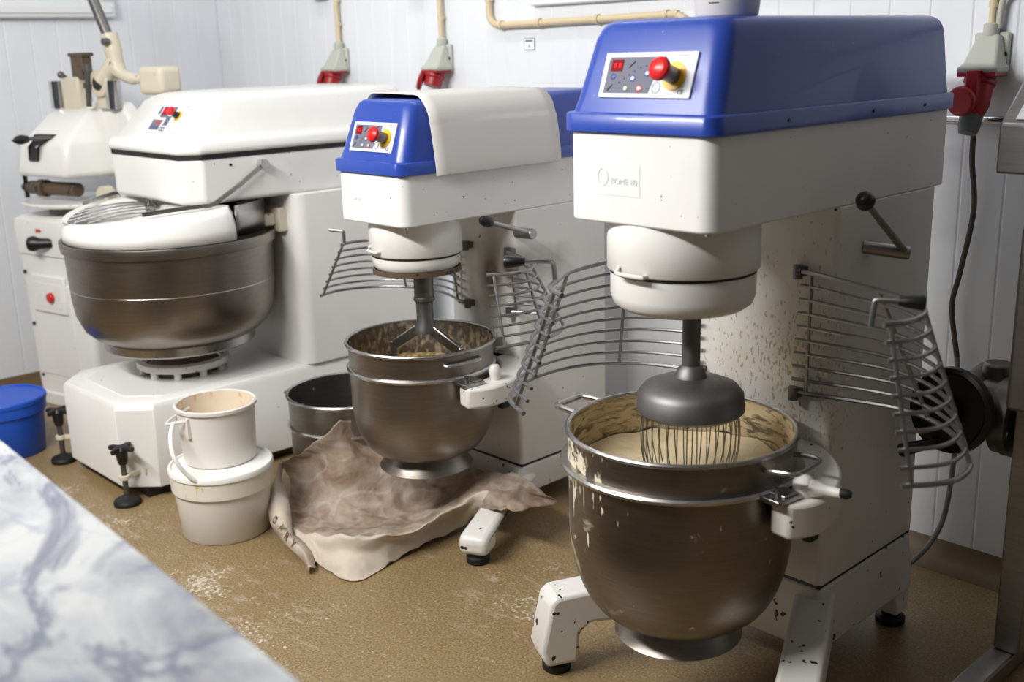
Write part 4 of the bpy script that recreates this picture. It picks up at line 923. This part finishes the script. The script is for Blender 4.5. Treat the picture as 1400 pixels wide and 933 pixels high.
# ------------------------------------------------------------------ wall sockets and conduits
YW = YB
def conduit(pts, r=.0105): return G().tube(cr(pts, 5), r, 12)
def socket(x, z, label, plugged=False, grp='red industrial sockets on the back wall'):
    o = thing('wall_socket', label, 'socket', (x, YW, z), 0, grp)
    g = G(); g.box(x - .046, x + .046, YW - .018, YW - .001, z - .05, z + .055); obj('back_plate', g, 'grey_plug', o, .006)
    g = G(); R = []
    for zz, wd, y0 in ((z + .050, .026, .035), (z + .040, .030, .045), (z - .022, .044, .082), (z - .032, .052, .098), (z - .046, .052, .092)):
        R.append([(x - wd, YW - y0, zz), (x + wd, YW - y0, zz), (x + wd, YW - .015, zz), (x - wd, YW - .015, zz)])
    g.rings(R[::-1]); obj('socket_body', g, 'grey_plug', o, .006, 3)
    g = G()
    for dz in (.0, -.022): g.cyl((x + .038, YW - .017, z + dz), (x + .038, YW - .022, z + dz), .006, n=14)
    obj('body_screws', g, 'black', o)
    g = G(); g.lathe([(.018, .045), (.020, .05), (.020, .075), (.013, .080)], (x, YW - .022, z), 20); obj('cable_gland', g, 'grey_plug', o)
    d = Vector((-.02, -.35, -1)).normalized(); p = Vector((x, YW - .055, z - .040))
    g = G(); g.box(x - .05, x + .05, YW - .095, YW - .02, z - .054, z - .043); g.axl(p, p + d, [(.036, 0), (.036, .022), (.040, .024), (.040, .036), (.036, .038), (.035, .07)]); rs = obj('red_socket', g, 'red_plug', o, .002)
    q = Vector((x - .012, YW - .125, z - .112))
    if not plugged:
        g = G(); qa = p + d * .05 + Vector((-.045, -.015, 0)); g.axl(qa, qa + Vector((-.55, -.55, .25)), [(.012, 0), (.036, .004), (.038, .016), (.030, .022), (.001, .024)]); g.cyl(p + d * .015 + Vector((-.03, -.01, 0)), qa, .012, n=12); obj('socket_flap', g, 'red_plug', rs)
    else:
        g = G(); g.axl(q, q + Vector((-.1, -.9, -.05)), [(.030, 0), (.038, .006), (.038, .018), (.034, .022), (.001, .023)]); g.box(q.x + .0, q.x + .03, q.y + .002, q.y + .03, q.z, q.z + .075); obj('socket_flap', g, 'red_plug', rs, .002)
        e = p + d * .07
        pg = obj('plug', G().axl(e, e + d, [(.036, -.02), (.037, .02), (.030, .042), (.024, .06)]), 'red_plug', o); pg['label'] = 'red plug'
        obj('plug_grip', G().axl(e + d * .045, e + d * .1, [(.029, 0), (.028, .030), (.023, .050), (.008, .053)], 10), 'dark_gland', pg)
    return o
def clip(x, z, o, r=.0105, vert=True, y=None):
    y = YW - .018 if y is None else y; g = G()
    if vert: g.lathe([(r + .004, -.008), (r + .004, .008)], (x, y, z), 16); g.box(x - .008, x + .008, y, YW - .001, z - .006, z + .006)
    else: g.cyl((x - .008, y, z), (x + .008, y, z), r + .004, n=16); g.box(x - .006, x + .006, y, YW - .001, z - .008, z + .008)
    obj('pipe_clip', g, 'beige_pipe', o)
for x, lab, pl_ in ((-4.145, 'red and grey wall socket above the spiral mixer, left of the three sockets', False), (-3.445, 'red and grey wall socket between spiral mixer and middle mixer, second from left', False), (-1.262, 'red wall socket with plug and round flap right of the large mixer', True)):
    z = 1.468 if pl_ is False else 1.452; y = YW - .022
    socket(x, z, lab, pl_)
    nm = {-4.145: 'beige conduit dropping to the leftmost socket', -3.445: 'beige conduit dropping to the second socket from the left', -1.262: 'beige conduit bending down to the plugged socket at the right'}[x]
    o = thing('conduit_pipe', nm, 'pipe', (x, YW, z + .1), 0, 'beige conduits on the back wall')
    if not pl_:
        obj('pipe', conduit([(x, y, z + .07), (x - .002, y, z + .16), (x - .002, y, z + .26), (x + .015, y, z + .34), (x + .02, y, 2.3)]), 'beige_pipe', o)
        clip(x - .002, z + .155, o); clip(x - .002, z + .255, o)
    else:
        obj('pipe', conduit([(x, y, z + .07), (x, y, z + .13), (x + .004, y, z + .152), (x + .03, y, z + .172), (x + .12, y, z + .178), (x + .6, y, z + .178)], .009), 'beige_pipe', o); clip(x, z + .125, o, .009)
        obj('second_pipe', conduit([(x + .018, y, z + .065), (x + .022, y, z + .125), (x + .03, y, z + .142), (x + .05, y, z + .155), (x + .12, y, z + .159), (x + .6, y, z + .159)], .008), 'grey_plug', o)
o = thing('conduit_pipe', 'long beige conduit running level along the wall above the middle mixer', 'pipe', (-2.7, YW, 1.585), 0, 'beige conduits on the back wall'); y = YW - .02
obj('pipe', conduit([(-3.165, y, 2.3), (-3.165, y, 1.75), (-3.165, y, 1.64), (-3.155, y, 1.605), (-3.125, y, 1.588), (-3.05, y, 1.585), (-2.7, y, 1.588), (-2.31, y, 1.592), (-2.28, y, 1.59), (-2.25, y, 1.575), (-2.235, y, 1.54), (-2.235, y, 1.40)], .0125), 'beige_pipe', o)
for x, z in ((-3.10, 1.585), (-2.90, 1.5865), (-2.62, 1.589), (-2.32, 1.592)): clip(x, z, o, .0125, False, y)
clip(-3.165, 1.68, o, .0125)
for x, lab in ((-4.27, 'grey junction box high on the back wall, left one'), (-3.60, 'grey junction box high on the back wall, right one')):
    g = G(); g.box(x - .05, x + .05, YW - .05, YW, 1.735 if x < -4 else 1.728, 1.84); bx_ = solo('junction_box', g, 'grey_plug', lab, 'box', (x, YW, 1.73), 'grey junction boxes on the back wall', bev=.006)
# power cable
g = G(); g.tube(cr([(-1.265, 2.868, 1.262), (-1.268, 2.88, 1.18), (-1.262, 2.90, 1.05), (-1.285, 2.90, .88), (-1.30, 2.90, .78), (-1.275, 2.90, .64)], 8), .0075, 10)
cb_ = thing('power_cable', 'power cable hanging down the back wall from the plugged socket', 'cable', (-1.28, 2.87, 0))
obj('upper_cable', g, 'cable', cb_)
g = G(); g.tube(cr([(-1.275, 2.90, .64), (-1.26, 2.90, .50), (-1.262, 2.90, .30), (-1.268, 2.87, .15), (-1.30, 2.80, .06), (-1.36, 2.74, .012), (-1.5, 2.70, .008)], 8), .0075, 10); obj('lower_cable', g, 'cable_grey', cb_)
# wall note
g = G(); g.box(-2.997, -2.943, YW - .003, YW - .0005, 1.492, 1.534)
o = solo('wall_label', g, 'ink_dark', 'tiny square label reading 4 on the wall above the middle mixer', 'label', (-2.97, YW, 1.51), smooth=False)
obj('label_face', G().box(-2.995, -2.945, YW - .0036, YW - .002, 1.494, 1.532), 'panel_white', o, smooth=False)
obj('label_title', G().box(-2.990, -2.952, YW - .0042, YW - .003, 1.522, 1.527), 'ink_dark', o, smooth=False)
text('label_number', '4', .017, Matrix.Translation((-2.970, YW - .0045, 1.506)) @ Matrix(((1, 0, 0, 0), (0, 0, -1, 0), (0, 1, 0, 0), (0, 0, 0, 1))), 'ink_dark', o)

# ------------------------------------------------------------------ steel machine at the right edge
o = thing('steel_machine', 'stainless machine frame with tilted control box, cut off by the right edge', 'machine', (-.80, 2.45, 0))
obj('frame_post', G().box(-.948, -.885, 2.49, 2.55, .048, 1.12), 'steel', o, .004)
obj('frame_post', G().box(-.45, -.387, 2.49, 2.55, .048, 1.12), 'steel', o, .004)
obj('foot_bar', G().box(-.955, -.895, 1.95, 2.62, .0, .048), 'steel', o, .006)
obj('foot_bar', G().box(-.45, -.39, 1.95, 2.62, .0, .048), 'steel', o, .006)
obj('cross_bar', G().box(-.885, -.45, 2.50, 2.54, .30, .36), 'steel', o, .004)
obj('machine_body', G().box(-.90, -.36, 2.30, 2.56, .72, 1.12), 'steel', o, .01)
g = G(); T = Matrix.Translation((-1.005, 2.40, 1.20)); g.poly([(0, 0, .01), (0, .26, .01), (0, .30, .22), (0, .22, .30), (0, 0, .115), (.5, 0, .01), (.5, .26, .01), (.5, .30, .22), (.5, .22, .30), (.5, 0, .115)], [(0, 1, 2, 3, 4), (9, 8, 7, 6, 5), (0, 5, 6, 1), (1, 6, 7, 2), (2, 7, 8, 3), (3, 8, 9, 4), (4, 9, 5, 0)], T)
cbx = obj('control_box', g, 'steel', o, .006)
g = G(); e1 = Vector((0, .22, .185)).normalized(); a = Vector((-1.005, 2.40, 1.315)); nn = Vector((0, -.185, .22)).normalized()
g.poly([a + Vector((.03, 0, 0)) + e1 * .015 + nn * .002, a + Vector((.47, 0, 0)) + e1 * .015 + nn * .002, a + Vector((.47, 0, 0)) + e1 * .27 + nn * .002, a + Vector((.03, 0, 0)) + e1 * .27 + nn * .002], [(0, 1, 2, 3)]); obj('control_screen', g, 'panel_white', cbx, smooth=False, fix=False)
obj('box_support', G().box(-.80, -.72, 2.46, 2.54, 1.11, 1.22), 'steel', o, .004)
# flange, gearbox, handwheel
gb = obj('gearbox', G().axl((-1.065, 2.56, .655), (-.9, 2.56, .655), [(.038, 0), (.045, .02), (.045, .06), (.04, .075)]).cyl((-1.078, 2.66, .675), (-1.078, 2.50, .655), .045).cyl((-1.04, 2.60, .66), (-1.04, 2.60, .735), .038, .034).box(-1.085, -1.0, 2.57, 2.64, .60, .68), 'wire_dark', o, .006)
gb['label'] = 'dark grey cast gearbox'
fl = obj('flange', G().axl((-1.005, 2.56, .62), (-.5, 2.56, .62), [(.04, -.04), (.075, -.012), (.092, 0), (.092, .022), (.03, .024)], 40), 'wire_dark', o)
fl2 = obj('flange', G().axl((-.955, 2.56, .62), (-.5, 2.56, .62), [(.03, -.03), (.095, -.028), (.095, -.008), (.05, 0), (.045, .12)], 40), 'wire_dark', o)
for k in range(6):
    a = 2 * PI * k / 6 + .3; y_, z_ = 2.56 + .075 * math.cos(a), .62 + .075 * math.sin(a)
    obj('flange_bolt', G().cyl((-.99, y_, z_), (-.958, y_, z_), .009, n=6), 'chrome', fl)
hwx, hwy, hwz = -1.075, 2.445, .645
ha = Vector((-.10, -1, .12)).normalized()
hw_ = obj('handwheel', G().axl(Vector((hwx, hwy, hwz)), Vector((hwx, hwy, hwz)) + ha, [(.001, -.01), (.088, -.010), (.101, -.006), (.104, .006), (.101, .018), (.092, .022), (.084, .010), (.03, .004), (.026, .022), (.001, .024)], 64), 'black', o, angle=45)
hw_['label'] = 'black handwheel disc'
obj('wheel_shaft', G().cyl(Vector((hwx, hwy, hwz)) - ha * .08, (hwx, hwy, hwz), .022), 'wire_dark', o)
k0 = Vector((hwx - .012, hwy, hwz - .078)); k0 = k0 + ha * .02
kd = (Vector((-.75, -.62, -.28))).normalized()
obj('crank_grip', G().axl(k0, k0 + kd, [(.006, 0), (.009, .012), (.012, .03), (.016, .075), (.0165, .092), (.012, .100), (.001, .102)]), 'black', hw_)

# ------------------------------------------------------------------ marble worktable in the foreground
o = thing('worktable', 'foreground table with blue grey veined marble top, out of focus at lower left', 'table', (-1.5, .1, 0))
g = G(); zt_ = .88; T = Matrix.Translation((-1.55, .56, 0)) @ Matrix.Rotation(math.radians(-3.3), 4, 'Z')
g.rings([[(-1.25, -.95, z), (1.05, -.95, z), (1.05, 0, z), (-1.25, 0, z)] for z in (zt_ - .035, zt_)], T=T); obj('marble_top', g, 'marble', o, .004, 3)
g = G(); g.box(-1.2, 1.0, -.90, -.05, zt_ - .10, zt_ - .036, T); obj('table_frame', g, 'steel', o, .004)
for x in (-1.17, .97):
    for y in (-.87, -.08): obj('leg', G().box(x - .02, x + .02, y - .02, y + .02, 0, zt_ - .10, T), 'steel', o, .003)
